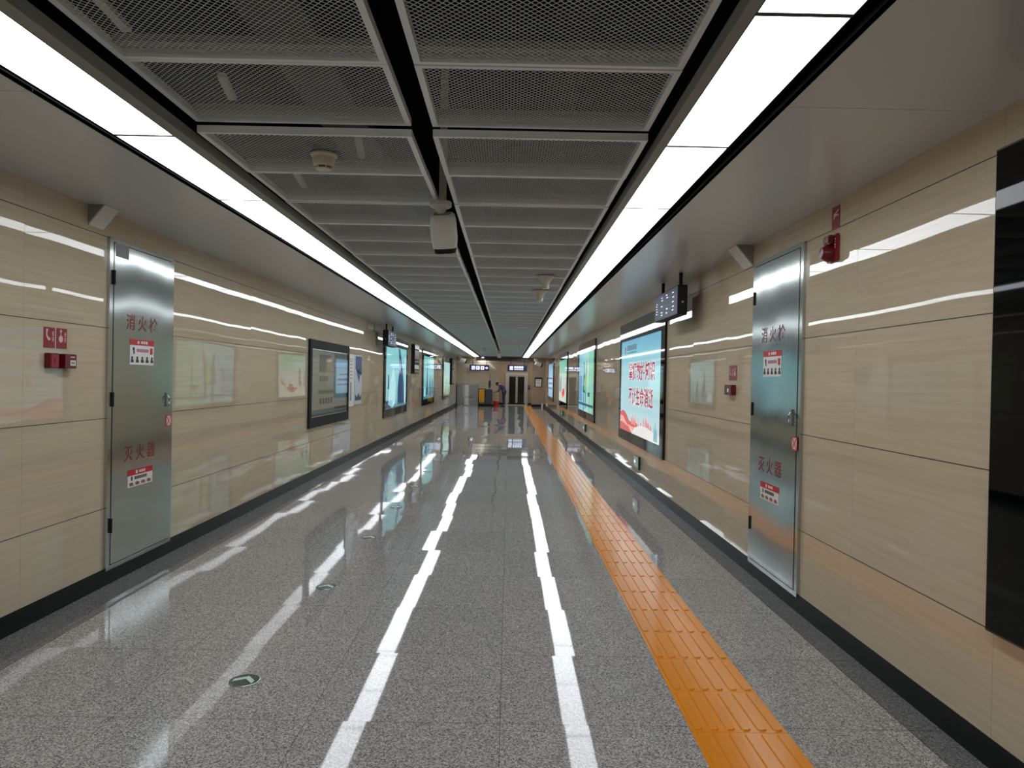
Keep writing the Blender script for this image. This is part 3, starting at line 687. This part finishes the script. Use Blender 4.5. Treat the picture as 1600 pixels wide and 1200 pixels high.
flat('foot_area', pbr('dark_green_print', rgb(50, 74, 76), 0.5), t, [[(0.05, 1.04), (0.58, 1.04), (0.58, 1.15), (0.45, 1.10), (0.35, 1.18), (0.2, 1.10), (0.05, 1.16)]], -0.006)

# ------------------------------------------------------------------ hanging / projecting signs
def hung_sign(label, x0, x1, y0, y1, z0, z1, facing, zt=ZS):
    """box sign whose lit face looks across the corridor"""
    t = thing('hanging_sign', label, 'sign', ((x0 + x1) / 2, (y0 + y1) / 2, z0))
    W, L, H = x1 - x0, y1 - y0, z1 - z0
    box('casing', M_BLACK, t, -W / 2, W / 2, -L / 2, L / 2, 0, H, 0.004)
    fx = -W / 2 if facing < 0 else W / 2
    a, b = (fx - 0.003, fx + 0.001) if facing < 0 else (fx - 0.001, fx + 0.003)
    face = MB().box(a, b, -L / 2 + 0.01, L / 2 - 0.01, 0.01, H - 0.01).build('face', pbr('blue_grey_sign_face', rgb(62, 68, 82), 0.5, emis=rgb(70, 78, 98), es=0.3, ior=1.3), t)
    s = -1 if facing < 0 else 1
    m = MB()
    def q(u, v, du, dv):                 # u along reading direction from left, v up
        yy = (L / 2 - u * L) if facing < 0 else (-L / 2 + u * L)
        xa = fx + s * 0.0045
        m.box(min(xa, fx), max(xa, fx), yy - du * L / 2, yy + du * L / 2, v * H - dv * H / 2, v * H + dv * H / 2)
    for c, (u, vs) in enumerate(((0.10, (0.28, 0.38, 0.48, 0.58, 0.66)), (0.34, (0.18, 0.28, 0.50, 0.72, 0.82)), (0.56, (0.20, 0.34, 0.74, 0.84)), (0.82, (0.22, 0.34, 0.50, 0.66, 0.82)))):
        for v in vs: q(u + 0.012 * math.sin(v * 20), v, 0.06 if c else 0.04, 0.03)
    m.build('lit_marks', M_SIGNW, face)
    for yy in (-L / 2 + 0.08, L / 2 - 0.2): box('hanger', M_BLACK, t, -0.015, 0.015, yy, yy + 0.03, H, zt - z0)
    r = MB().tube([(-0.0, -L / 2 - 0.004, H * 0.42), (0, -L / 2 + 0.01, H * 0.42)], 0.012, 10).build('end_screw', M_CHROME, t)
    return t
hung_sign('dark box sign with small lit characters hung high beside the right wall', 1.66, 1.755, 7.1, 8.2, 2.165, 2.46, -1)
hung_sign('dark box sign with small lit characters hung high beside the left wall', -2.63, -2.52, 14.9, 15.98, 2.13, 2.46, 1)

# narrow tall info signs projecting from the left wall
def blade(label, y0, z0, z1, L, cols):
    t = lwall('information_sign', label, 'sign', y0)
    box('casing', M_BLACK, t, 0, L, -0.10, 0, z0, z1, 0.004)
    H = z1 - z0
    for i, (a, b, mt) in enumerate(cols): flat('panel_band', mt, t, [rect(0.06, L - 0.04, z0 + a * H, z0 + b * H)], -0.10)
    return t
g1 = pbr('sign_blue_grey', rgb(86, 90, 110), 0.2); g2 = pbr('sign_mauve', rgb(130, 104, 104), 0.3); g3 = pbr('sign_tan', rgb(150, 116, 92), 0.3)
blade('tall dark sign with grey and reddish bands between the first two left wall posters', 20.35, 1.58, 2.42, 1.05, [(0.84, 1.0, g1), (0.50, 0.80, g2), (0.38, 0.46, g1), (0.16, 0.30, M_WHITEP), (0.03, 0.12, g3)])
blade('tall narrow dark-edged pale panel past the last lit poster on the left wall', 33.9, 1.15, 2.40, 0.95, [(0.60, 0.97, g1), (0.04, 0.56, pbr('sign_pale_grey', rgb(150, 146, 142), 0.3))])

# ------------------------------------------------------------------ detectors
def smoke(loc, label):
    t = thing('smoke_detector', label, 'smoke detector', loc)
    MB().lathe([(0.069, 0.0), (0.069, -0.008), (0.060, -0.018)], 32).build('base_ring', M_CREAM, t, smooth=True)
    MB().lathe([(0.058, -0.018), (0.058, -0.034), (0.051, -0.055), (0.044, -0.062)], 32).build('body', M_CREAM, t, smooth=True)
    MB().lathe([(0.036, -0.055), (0.036, -0.074)], 24).build('sensing_slot', M_BROWNP, t)
    MB().lathe([(0.040, -0.074), (0.036, -0.080), (0.002, -0.082)], 24).build('cap', M_WHITE, t, smooth=True)
    for a in range(6):
        an = a * PI / 3; MB().bar((0.041 * math.cos(an), 0.041 * math.sin(an), -0.06), (0.038 * math.cos(an), 0.038 * math.sin(an), -0.076), 0.006, 0.006).build('slot_rib', M_CREAM, t)
    return t
smoke((-0.98, 3.73, ZG + 0.001), 'cream round smoke detector under the left mesh ceiling')
def horn(loc, label):
    t = thing('flared_detector', label, 'detector', loc, group='flared white ceiling detectors')
    MB().lathe([(0.105, 0.0), (0.103, -0.008), (0.078, -0.030), (0.052, -0.055), (0.040, -0.085), (0.037, -0.12), (0.036, -0.132)], 28).build('flared_body', M_CREAM, t, smooth=True)
    MB().lathe([(0.037, -0.132), (0.032, -0.140), (0.002, -0.141)], 24).build('tip', M_WHITE, t, smooth=True)
    return t
h0 = horn((0.39, 7.98, ZG), 'cream flared detector under the right mesh ceiling, nearer of a pair')
dup(h0, (0.385, 9.30, ZG), 'cream flared detector under the right mesh ceiling, farther of the near pair')
dup(h0, (0.37, 24.5, ZG), 'tiny pale flared detector far along the right mesh ceiling')
dup(h0, (-0.95, 27.5, ZG), 'tiny pale detector far along the left mesh ceiling')

# ------------------------------------------------------------------ CCTV camera
def cctv(loc, label, name='security_camera'):
    t = thing(name, label, 'security camera', loc, group='cameras on the centre line of the ceiling')
    MB().box(-0.012, 0.034, -0.02, 0.02, 0.0, 0.97).build('drop_pole', M_WHITE, t, 0.004)
    MB().lathe([(0.066, 0.0), (0.070, -0.006), (0.070, -0.028), (0.060, -0.036), (0.036, -0.040), (0.034, -0.058), (0.026, -0.066), (0.024, -0.075)], 28).build('ceiling_mount', M_WHITE, t, smooth=True)
    MB().tube([(0, 0, -0.06), (0.006, 0.0, -0.085), (0.014, 0.01, -0.12)], [0.024, 0.022, 0.026], 14).build('bracket_arm', M_WHITE, t, smooth=True)
    b = MB()
    # rounded body, long axis mostly down and away
    ax = Vector((0.06, 0.45, -0.89)).normalized(); side = Vector((1, 0, 0.07)).normalized(); up = side.cross(ax).normalized()
    c0 = Vector((0.012, -0.01, -0.078))
    def ring(d, w, h, r=0.35):
        pts = []
        for k in range(20):
            a = 2 * PI * k / 20; ca, sa = math.cos(a), math.sin(a)
            e = 0.55
            pts.append(c0 + ax * d + side * (w * math.copysign(abs(ca) ** e, ca)) + up * (h * math.copysign(abs(sa) ** e, sa)))
        return pts
    rings = [ring(0.0, 0.066, 0.050), ring(0.012, 0.078, 0.060), ring(0.05, 0.085, 0.066), ring(0.16, 0.086, 0.067), ring(0.215, 0.078, 0.060)]
    vs = [p for r in rings for p in r]; fs = [tuple(range(20))]
    for i in range(len(rings) - 1):
        for k in range(20): fs.append((i * 20 + k, i * 20 + (k + 1) % 20, (i + 1) * 20 + (k + 1) % 20, (i + 1) * 20 + k))
    fs.append(tuple(80 + k for k in range(20)))
    b.add(vs, fs); b.build('camera_body', M_WHITE, t, smooth=True)
    rings = [ring(-0.002, 0.056, 0.042)]; m = MB(); m.add(rings[0] + ring(0.001, 0.058, 0.044), [tuple(range(20)), tuple(range(20, 40))] + [(k, (k + 1) % 20, (k + 1) % 20 + 20, k + 20) for k in range(20)])
    m.build('rear_plate', M_GREYP, t)
    m = MB(); m.add(ring(0.212, 0.074, 0.056) + ring(0.250, 0.070, 0.050), [tuple(range(20)), tuple(range(20, 40))] + [(k, (k + 1) % 20, (k + 1) % 20 + 20, k + 20) for k in range(20)])
    m.build('lens_hood', M_BLACK, t, smooth=True)
    return t
c0 = cctv((-0.458, 4.62, ZG - 0.015), 'large white security camera hanging from the centre ceiling gap')
dup(c0, (-0.43, 29.5, ZG - 0.015), 'tiny white security camera far along the centre ceiling gap')

def wallcam(loc, rz, label, sc_=1.0):
    t = thing('bullet_camera', label, 'security camera', loc, rz, group='cameras at the far end')
    MB().box(-0.07 * sc_, 0.07 * sc_, -0.07 * sc_, 0.07 * sc_, -0.10, 0.0).build('mount', M_CREAM, t, 0.01)
    m = MB().tube([(0, 0.0, -0.20), (0.26 * sc_, 0.0, -0.30)], [0.11 * sc_, 0.12 * sc_], 14); m.build('camera_body', M_WHITE, t, smooth=True)
    MB().tube([(0.26 * sc_, 0, -0.30), (0.33 * sc_, 0.0, -0.325)], [0.10 * sc_, 0.10 * sc_], 14).build('lens', M_BLACK, t, smooth=True)
    MB().tube([(0, 0, -0.08), (0.0, 0, -0.20)], 0.035, 10).build('arm', M_WHITE, t)
wallcam((-2.42, 35.2, ZS), 0.2, 'white bullet camera under the ceiling at the far left')
wallcam((1.32, 35.5, ZS - 0.1), 0.3, 'white bullet camera under the ceiling at the far right')
box('drop_rod', M_GREYP, None, 1.30, 1.34, 35.48, 35.52, ZS - 0.1, ZS)
tag(bpy.data.objects['drop_rod'], 'short grey rod carrying the far right camera', 'rod')

# ------------------------------------------------------------------ far lobby
YB = 38.5
struct(box('wall_back', M_WB, None, XL - 0.15, -0.53, YB, YB + 2.2, 0.0, 3.6))
struct(box('wall_recess', pbr('brown_stone', rgb(120, 104, 84), 0.08, noise=0.1, nscale=2), None, -0.53, XR + 2.0, 40.4, 40.55, 0.0, 3.6))
m = MB().box(1.24, 1.93, YB - 0.2, YB + 0.5, ZB, ZS + 0.3)
struct(m.build('wall_column', pbr('pinkish_stone', rgb(168, 148, 128), 0.08, noise=0.06, nscale=2)))
struct(box('baseboard_column', M_BASE, None, 1.235, 1.935, YB - 0.205, YB + 0.505, 0.0, ZB))
struct(box('baseboard_back', M_BASE, None, XL, -0.53, YB - 0.006, YB, 0.0, 0.09))
struct(box('baseboard_recess', M_BASE, None, -0.53, 3.9, 40.37, 40.4, 0.0, 0.12))
struct(box('wall_far_right', M_WB, None, XR + 2.0, XR + 2.15, YE, 40.5, 0, 3.6))
struct(box('wall_return', M_WB, None, XR + 0.15, XR + 2.1, YE - 0.1, YE, 0, 3.6))
struct(box('floor_lobby', M_FLOOR, None, XR + 0.02, XR + 2.1, YE, 41.0, -0.1, 0.0))
struct(box('ceiling_lobby', M_TRIM, None, XL, XR + 2.1, YE + 0.42, 40.4, ZS + 0.02, ZS + 0.06))
# beam with pipes under the lobby ceiling
struct(box('trim_3', pbr('dark_beam', rgb(74, 68, 70), 0.6), None, -1.75, 1.23, YE + 0.45, YE + 0.6, 2.42, ZS + 0.02))
tag(MB().tube([(XL, 38.32, 2.36), (1.25, 38.32, 2.36)], 0.018, 8).build('conduit', M_GALV), 'thin pale conduit crossing under the ceiling at the far end', 'pipe')
def overhead_sign(label, x0, x1, z0, z1, y, kind):
    t = thing('overhead_sign', label, 'sign', ((x0 + x1) / 2, y, z0))
    W, H = (x1 - x0) / 2, z1 - z0
    box('casing', M_NAVY, t, -W, W, -0.05, 0.05, 0, H, 0.01)
    P = []
    if kind == 'toilet':
        for i in range(3):
            cx = -W + 0.20 + 0.24 * i
            P += [rect(cx - 0.09, cx + 0.09, H * .22, H * .80)]
        flat('white_squares', M_SIGNW, t, P, -0.052)
        D = [disc(-W + 0.15, H * .68, 0.02), rect(-W + 0.13, -W + 0.17, H * .30, H * .60), disc(-W + 0.24, H * .68, 0.02), [(-W + 0.20, H * .32), (-W + 0.28, H * .32), (-W + 0.24, H * .62)],
             rect(-W + 0.39, -W + 0.49, H * .60, H * .70), rect(-W + 0.39, -W + 0.42, H * .34, H * .70), rect(-W + 0.39, -W + 0.49, H * .34, H * .44),
             disc(-W + 0.67, H * .66, 0.02), [(-W + 0.64, H * .58), (-W + 0.70, H * .58), (-W + 0.74, H * .34), (-W + 0.66, H * .34)]]
        flat('pictograms', M_NAVY, t, D, -0.054)
        flat('arrow', M_SIGNW, t, [[(W - 0.22, H * .46), (W - 0.15, H * .46), (W - 0.15, H * .28), (W - 0.05, H * .5), (W - 0.15, H * .74), (W - 0.15, H * .56), (W - 0.22, H * .56)]], -0.052)
    else:
        flat('lift_pictogram', M_SIGNW, t, [rect(-W + 0.12, -W + 0.30, H * .22, H * .80)], -0.052)
        flat('pictogram_detail', M_NAVY, t, [rect(-W + 0.205, -W + 0.215, H * .22, H * .80), rect(-W + 0.15, -W + 0.18, H * .35, H * .6), rect(-W + 0.24, -W + 0.27, H * .35, H * .6)], -0.054)
        flat('lit_text', M_SIGNW, t, [rect(-W + 0.36 + 0.125 * i, -W + 0.46 + 0.125 * i, H * .5, H * .80) for i in range(4)] + [rect(-W + 0.36, -W + 0.84, H * .24, H * .36)], -0.052)
    for q in (-W * .7, W * .7): box('hanger', M_BLACK, t, q, q + 0.03, -0.012, 0.012, H, ZS + 0.02 - z0)
overhead_sign('dark blue hanging sign with white pictograms and right arrow at the far end', -2.09, -1.05, 1.86, 2.18, 38.05, 'toilet')
overhead_sign('dark blue hanging sign above the lift at the far end', -0.08, 0.96, 1.87, 2.21, 38.05, 'lift')
# lift in the recess wall
t = thing('lift_entrance', 'grey metal lift entrance with two dark glass doors at the far end', 'lift', (0.45, 40.402, 0))
f = MB(); f.box(-0.62, -0.47, -0.06, 0, 0.0, 1.80); f.box(0.47, 0.62, -0.06, 0, 0.0, 1.80); f.box(-0.47, 0.47, -0.06, 0, 1.66, 1.80); f.box(-0.62, 0.62, -0.08, 0, 0.0, 0.03)
f.build('door_frame', pbr('grey_lift_frame', rgb(150, 148, 140), 0.35, 0.5), t)
for s_ in (-1, 1):
    d = box('door', pbr('grey_door_frame', rgb(140, 140, 136), 0.35, 0.5), t, min(0, s_ * 0.47) + 0.004, max(0, s_ * 0.47) - 0.004, -0.03, -0.005, 0.03, 1.66)
    box('door_glass', M_GLASSBLK, d, (0.06 if s_ > 0 else -0.42), (0.42 if s_ > 0 else -0.06), -0.034, -0.03, 0.10, 1.60)
t = thing('call_panel', 'small black lift call panel right of the lift', 'control panel', (1.14, 40.402, 0))
box('casing', M_BLACK, t, -0.06, 0.06, -0.05, 0, 0.93, 1.12, 0.004); box('button', M_CHROME, t, -0.02, 0.02, -0.056, -0.05, 1.0, 1.04)
t = thing('framed_notice', 'black-framed white notice on the pinkish column at the far end', 'notice', (1.585, YB - 0.205, 0))
box('frame', M_BLACK, t, -0.20, 0.20, -0.03, 0, 1.06, 1.57, 0.004); sh = flat('sheet', M_WHITEP, t, [rect(-0.15, 0.16, 1.09, 1.48)], -0.03)
flat('sheet_text', M_GREYP, t, [rect(-0.08, 0.10, 1.40, 1.43), rect(-0.10, 0.12, 1.30, 1.315), rect(-0.10, 0.12, 1.24, 1.255)], -0.031)
# stainless enclosure on the left
t = thing('steel_barrier', 'low stainless steel enclosure with small dark characters at the far left', 'enclosure', (-2.17, 38.30, 0))
MS2 = pbr('plain_steel', rgb(150, 150, 152), 0.22, 0.9)
box('body', MS2, t, -0.57, 0.56, -0.10, 0.195, 0.0, 1.13, 0.004)
m = MB(); n = 13
arc = [(-0.29 + 0.36 * k / (n - 1), -0.102 - 0.03 * (1 - ((k - 6) / 6.0) ** 2)) for k in range(n)]
vs = [(x, y, 0.03) for x, y in arc] + [(x, y, 1.12) for x, y in arc] + [(x, -0.098, 0.03) for x, y in arc] + [(x, -0.098, 1.12) for x, y in arc]
fs = []
for k in range(n - 1):
    fs += [(k, k + 1, n + k + 1, n + k), (2 * n + k, 3 * n + k, 3 * n + k + 1, 2 * n + k + 1), (k, 2 * n + k, 2 * n + k + 1, k + 1), (n + k, n + k + 1, 3 * n + k + 1, 3 * n + k)]
fs += [(0, n, 3 * n, 2 * n), (n - 1, 3 * n - 1, 4 * n - 1, 2 * n - 1)]
m.add(vs, fs).build('door_highlight', pbr('highlight_steel', rgb(214, 214, 214), 0.28, 0.75), t, smooth=True)  # lamp highlight on the flat door, shaped as a bulge in brighter steel
for q in (rect(-0.23, -0.18, 0.42, 0.50), rect(-0.10, -0.05, 0.43, 0.49), rect(0.02, 0.07, 0.42, 0.5)):
    flat('character', M_DARKP, t, [q], -0.106 if q[0][0] > 0.01 or q[0][0] < -0.2 else -0.131, 0.004)
flat('character', M_DARKP, t, [rect(0.16, 0.26, 0.43, 0.48)], -0.100, 0.004)
# cleaning cart
t = thing('cleaning_cart', 'dark cleaning trolley with a hanging yellow bag at the far end', 'cleaning cart', (-1.215, 37.72, 0))
box('tray', M_DARKP, t, -0.36, 0.36, -0.22, 0.22, 0.10, 0.16)
MB().box(-0.02, 0.36, -0.21, 0.21, 0.16, 0.90).build('cabinet', pbr('slate_plastic', rgb(58, 62, 72), 0.5), t, 0.01)
b = MB(); b.add([(-0.34, -0.24, 0.87), (-0.04, -0.24, 0.87), (-0.04, 0.24, 0.87), (-0.34, 0.24, 0.87), (-0.32, -0.22, 0.22), (-0.06, -0.22, 0.22), (-0.06, 0.22, 0.22), (-0.32, 0.22, 0.22)],
                [(0, 1, 2, 3), (4, 7, 6, 5), (0, 4, 5, 1), (1, 5, 6, 2), (2, 6, 7, 3), (3, 7, 4, 0)])
b.build('yellow_bag', pbr('yellow_vinyl', rgb(226, 156, 20), 0.5), t, 0.02)
m = MB()
for x in (-0.355, -0.01):
    for y in (-0.24, 0.24): m.tube([(x, y, 0.12), (x, y, 0.92)], 0.014, 8)
m.tube([(-0.355, -0.24, 0.92), (-0.355, 0.24, 0.92)], 0.014, 8); m.tube([(-0.355, -0.24, 0.92), (-0.01, -0.24, 0.92)], 0.014, 8); m.tube([(-0.355, 0.24, 0.92), (-0.01, 0.24, 0.92)], 0.014, 8)
m.build('frame', M_BLACK, t)
for x in (-0.34, 0.34):
    for y in (-0.2, 0.2): MB().tube([(x, y - 0.015, 0.05), (x, y + 0.015, 0.05)], 0.05, 14).build('wheel', M_BLACK, t)
t = thing('mop', 'mop with dark handle and grey head standing in the cleaning trolley', 'mop', (-1.0, 37.72, 0.902))
MB().tube([(0, 0, 0.0), (0.03, 0, 0.78)], 0.012, 8).build('handle', M_DARKP, t)
MB().lathe([(0.03, 0.46), (0.06, 0.40), (0.065, 0.22), (0.05, 0.10), (0.03, 0.08)], 12).build('mop_head', pbr('teal_cloth', rgb(46, 60, 74), 0.8), t, smooth=True)
t = thing('cleaning_bottles', 'pale green bottle standing on the cleaning trolley', 'bottle', (-1.12, 37.62, 0.902))
MB().lathe([(0.04, 0.0), (0.04, 0.13), (0.015, 0.17)], 12).build('bottle_body', pbr('pale_green_plastic', rgb(176, 196, 160), 0.4), t, smooth=True)
MB().lathe([(0.018, 0.17), (0.018, 0.21)], 10).build('cap', M_WHITE, t)
t.name = 'bottle'
t = thing('bucket', 'red plastic bucket on the floor in front of the bending cleaner', 'bucket', (-0.66, 37.8, 0))
MB().lathe([(0.11, 0.0), (0.15, 0.27), (0.16, 0.28), (0.155, 0.285), (0.14, 0.27), (0.10, 0.02)], 24).build('pail', pbr('bright_red_plastic', rgb(206, 40, 22), 0.35), t, smooth=True)
MB().tube([(-0.15, 0, 0.27), (-0.13, 0, 0.34), (0, 0, 0.40), (0.13, 0, 0.34), (0.15, 0, 0.27)], 0.007, 8).build('handle', M_GREYP, t, smooth=True)
t = thing('bollard', 'small white rounded bollard at the foot of the far right column', 'bollard', (1.80, 38.0, 0))
MB().lathe([(0.055, 0.0), (0.055, 0.14), (0.045, 0.18), (0.002, 0.20)], 16).build('post', M_WHITE, t, smooth=True)

# ------------------------------------------------------------------ the cleaner
def skin(name, mat, parent, verts, edges, radii, sub=2):
    me = bpy.data.meshes.new(name); me.from_pydata(verts, edges, [])
    o = bpy.data.objects.new(name, me); COL.objects.link(o)
    md = o.modifiers.new('skin', 'SKIN'); md.use_smooth_shade = True
    sv = me.skin_vertices[0].data if len(me.skin_vertices) else None
    if sv is None:
        bpy.context.view_layer.objects.active = o
        sv = me.skin_vertices[0].data
    for i, r in enumerate(radii): sv[i].radius = (r, r) if not isinstance(r, tuple) else r
    sv[0].use_root = True
    s = o.modifiers.new('sub', 'SUBSURF'); s.levels = sub; s.render_levels = sub
    bpy.context.view_layer.update()
    nm = bpy.data.meshes.new_from_object(o.evaluated_get(bpy.context.evaluated_depsgraph_get()))
    bpy.data.objects.remove(o)
    nm.materials.clear(); nm.materials.append(mat); nm.name = name
    for p in nm.polygons: p.use_smooth = True
    ob = bpy.data.objects.new(name, nm); COL.objects.link(ob); ob.parent = parent
    return ob
M_SKINM = pbr('skin_tone', rgb(150, 108, 88), 0.55); M_HAIR = pbr('black_hair', rgb(18, 15, 16), 0.6)
M_BLUE = pbr('blue_workwear', rgb(52, 62, 110), 0.8, noise=0.12); M_TROU = pbr('dark_blue_trousers', rgb(34, 40, 70), 0.8)
t = thing('person', 'person in blue workwear bending forward over a red bucket at the far end', 'person', (-0.29, 37.72, 0))
# body: faces -x, hips at (0.06,0,.80), shoulders at (-.17,0,1.13)
V = [(0.06, 0, 0.80), (0.03, 0, 0.90), (-0.04, 0, 1.02), (-0.14, 0, 1.11), (-0.20, 0, 1.14), (-0.25, 0, 1.16), (-0.30, 0, 1.17), (-0.35, 0, 1.155), (-0.39, 0, 1.13)]
E_ = [(i, i + 1) for i in range(8)]; Rr = [(.13, .11), (.13, .11), (.14, .12), (.13, .12), (.07, .07), .05, (.08, .095), (.08, .09), (.045, .05)]
def chain(start, pts, rads):
    prev = start
    for p, r in zip(pts, rads): V.append(p); Rr.append(r); E_.append((prev, len(V) - 1)); prev = len(V) - 1
    return prev
for s_ in (-1, 1):
    chain(0, [(0.05, s_ * 0.09, 0.74), (0.02, s_ * 0.10, 0.45), (0.07, s_ * 0.10, 0.10), (0.07, s_ * 0.10, 0.04), (-0.08, s_ * 0.105, 0.03)], [.085, .058, .042, .042, .032])
    h = chain(3, [(-0.15, s_ * 0.19, 1.08), (-0.20, s_ * 0.21, 0.84), (-0.36 - 0.04 * (s_ < 0), s_ * 0.17, 0.76), (-0.41 - 0.04 * (s_ < 0), s_ * 0.16, 0.745)], [.055, .038, .028, .032])
body = skin('body', M_SKINM, t, V, E_, Rr)
for s_ in (-1, 1):
    for j in range(4):
        y = s_ * 0.16 + (j - 1.5) * 0.017; x = -0.425 - 0.04 * (s_ < 0); ln = (0.062, 0.07, 0.066, 0.052)[j]
        skin('finger', M_SKINM, t, [(x, y, 0.748), (x - ln * .5, y, 0.742), (x - ln * .85, y, 0.725), (x - ln, y, 0.708)], [(0, 1), (1, 2), (2, 3)], [.009, .0088, .008, .007], 1)
    x = -0.40 - 0.04 * (s_ < 0)
    skin('thumb', M_SKINM, t, [(x, s_ * 0.13, 0.745), (x - 0.025, s_ * 0.115, 0.738), (x - 0.045, s_ * 0.112, 0.725)], [(0, 1), (1, 2)], [.011, .010, .008], 1)
# clothes: slightly fuller shells that follow the body
V = [(0.06, 0, 0.80), (0.03, 0, 0.90), (-0.04, 0, 1.02), (-0.14, 0, 1.11), (-0.195, 0, 1.135)]; E_ = [(i, i + 1) for i in range(4)]; Rr = [(.16, .135), (.15, .13), (.16, .135), (.145, .135), (.085, .08)]
for s_ in (-1, 1): chain(3, [(-0.15, s_ * 0.19, 1.08), (-0.20, s_ * 0.21, 0.84), (-0.33, s_ * 0.178, 0.775)], [.068, .050, .040])
skin('jacket', M_BLUE, t, V, E_, Rr)
V = [(0.04, 0, 0.88), (0.06, 0, 0.80), (0.07, 0, 0.75)]; E_ = [(0, 1), (1, 2)]; Rr = [(.155, .135), (.175, .15), (.14, .13)]
for s_ in (-1, 1): chain(2, [(0.05, s_ * 0.09, 0.68), (0.02, s_ * 0.10, 0.45), (0.07, s_ * 0.10, 0.10)], [.10, .074, .060])
skin('trousers', M_TROU, t, V, E_, Rr)
for s_ in (-1, 1):
    skin('shoe', M_BLACK, t, [(0.10, s_ * 0.10, 0.045), (0.0, s_ * 0.105, 0.04), (-0.12, s_ * 0.11, 0.033)], [(0, 1), (1, 2)], [(.045, .045), (.045, .04), (.04, .03)], 2)
skin('hair', M_HAIR, t, [(-0.245, 0, 1.185), (-0.29, 0, 1.215), (-0.35, 0, 1.215), (-0.40, 0, 1.18)], [(0, 1), (1, 2), (2, 3)], [(.085, .09), (.10, .10), (.085, .085), (.05, .05)], 2)
# face details
m = MB()
for s_ in (-1, 1): m.lathe([(0.001, -0.008), (0.009, 0.0), (0.001, 0.008)], 8, (-0.425, s_ * 0.03, 1.115))
m.build('eyes', M_BLACK, t)
MB().bar((-0.43, 0, 1.11), (-0.45, 0, 1.085), 0.02, 0.02).build('nose', M_SKINM, t, 0.005)
MB().bar((-0.405, -0.02, 1.062), (-0.405, 0.02, 1.062), 0.01, 0.008).build('mouth', M_RED, t)
for s_ in (-1, 1): MB().lathe([(0.001, -0.02), (0.016, -0.01), (0.018, 0.01), (0.001, 0.022)], 10, (-0.30, s_ * 0.088, 1.15)).build('ear', M_SKINM, t, smooth=True)

# ------------------------------------------------------------------ lights
ld = bpy.data.lights.new('lobby_downlight', 'AREA'); ld.shape = 'DISK'; ld.size = 0.25; ld.energy = 30; ld.color = (1, 0.97, 0.92)
for i, (x, y) in enumerate(((-1.4, 38.15), (-0.2, 39.3), (1.0, 39.3), (2.8, 39.0))):
    t = thing('downlight', ('round downlight in the far lobby ceiling over the steel enclosure', 'round downlight in the far lobby ceiling left of the lift', 'round downlight in the far lobby ceiling in front of the lift', 'round downlight in the far lobby right of the column')[i], 'ceiling light', (x, y, ZS + 0.015))
    MB().lathe([(0.08, 0.0), (0.08, 0.005)], 20).build('trim_ring', M_WHITE, t)
    lo = bpy.data.objects.new('lamp', ld); COL.objects.link(lo); lo.location = (x, y, ZS + 0.0); lo.data.energy = 22
    lo.parent = None
w = bpy.data.worlds.new('world'); sc.world = w; w.use_nodes = True
w.node_tree.nodes['Background'].inputs[0].default_value = (0.02, 0.02, 0.02, 1); w.node_tree.nodes['Background'].inputs[1].default_value = 0.3

# ------------------------------------------------------------------ camera
F, VX, VY, ROLL = 1120.0, 795.0, 591.0, 0.019
dx, dy = (VX - 800) / F, -(VY - 600) / F
c, s = math.cos(ROLL), math.sin(ROLL)
ux, uy = dx * c - dy * s, dx * s + dy * c
yaw = math.atan(-ux); pitch = -math.atan(uy * math.cos(yaw))
fw = Vector((math.sin(yaw) * math.cos(pitch), math.cos(yaw) * math.cos(pitch), math.sin(pitch)))
r0 = Vector((math.cos(yaw), -math.sin(yaw), 0)); u0 = r0.cross(fw)
r = r0 * c + u0 * s; u = -r0 * s + u0 * c
cd = bpy.data.cameras.new('camera'); cam = bpy.data.objects.new('camera', cd); COL.objects.link(cam)
cd.sensor_width = 36; cd.lens = 36 * F / 1600; cd.clip_start = 0.05; cd.clip_end = 200
M = Matrix((r, u, -fw)).transposed().to_4x4(); M.translation = Vector((0, 0, 1.5)); cam.matrix_world = M
sc.camera = cam

sc.view_settings.view_transform = 'Standard'; sc.view_settings.look = 'None'
sc.view_settings.gamma = 1.0; sc.view_settings.exposure = 0.0; sc.view_settings.use_curve_mapping = False
sc.cycles.max_bounces = 12; sc.cycles.diffuse_bounces = 8; sc.cycles.glossy_bounces = 6
sc.cycles.sample_clamp_indirect = 10
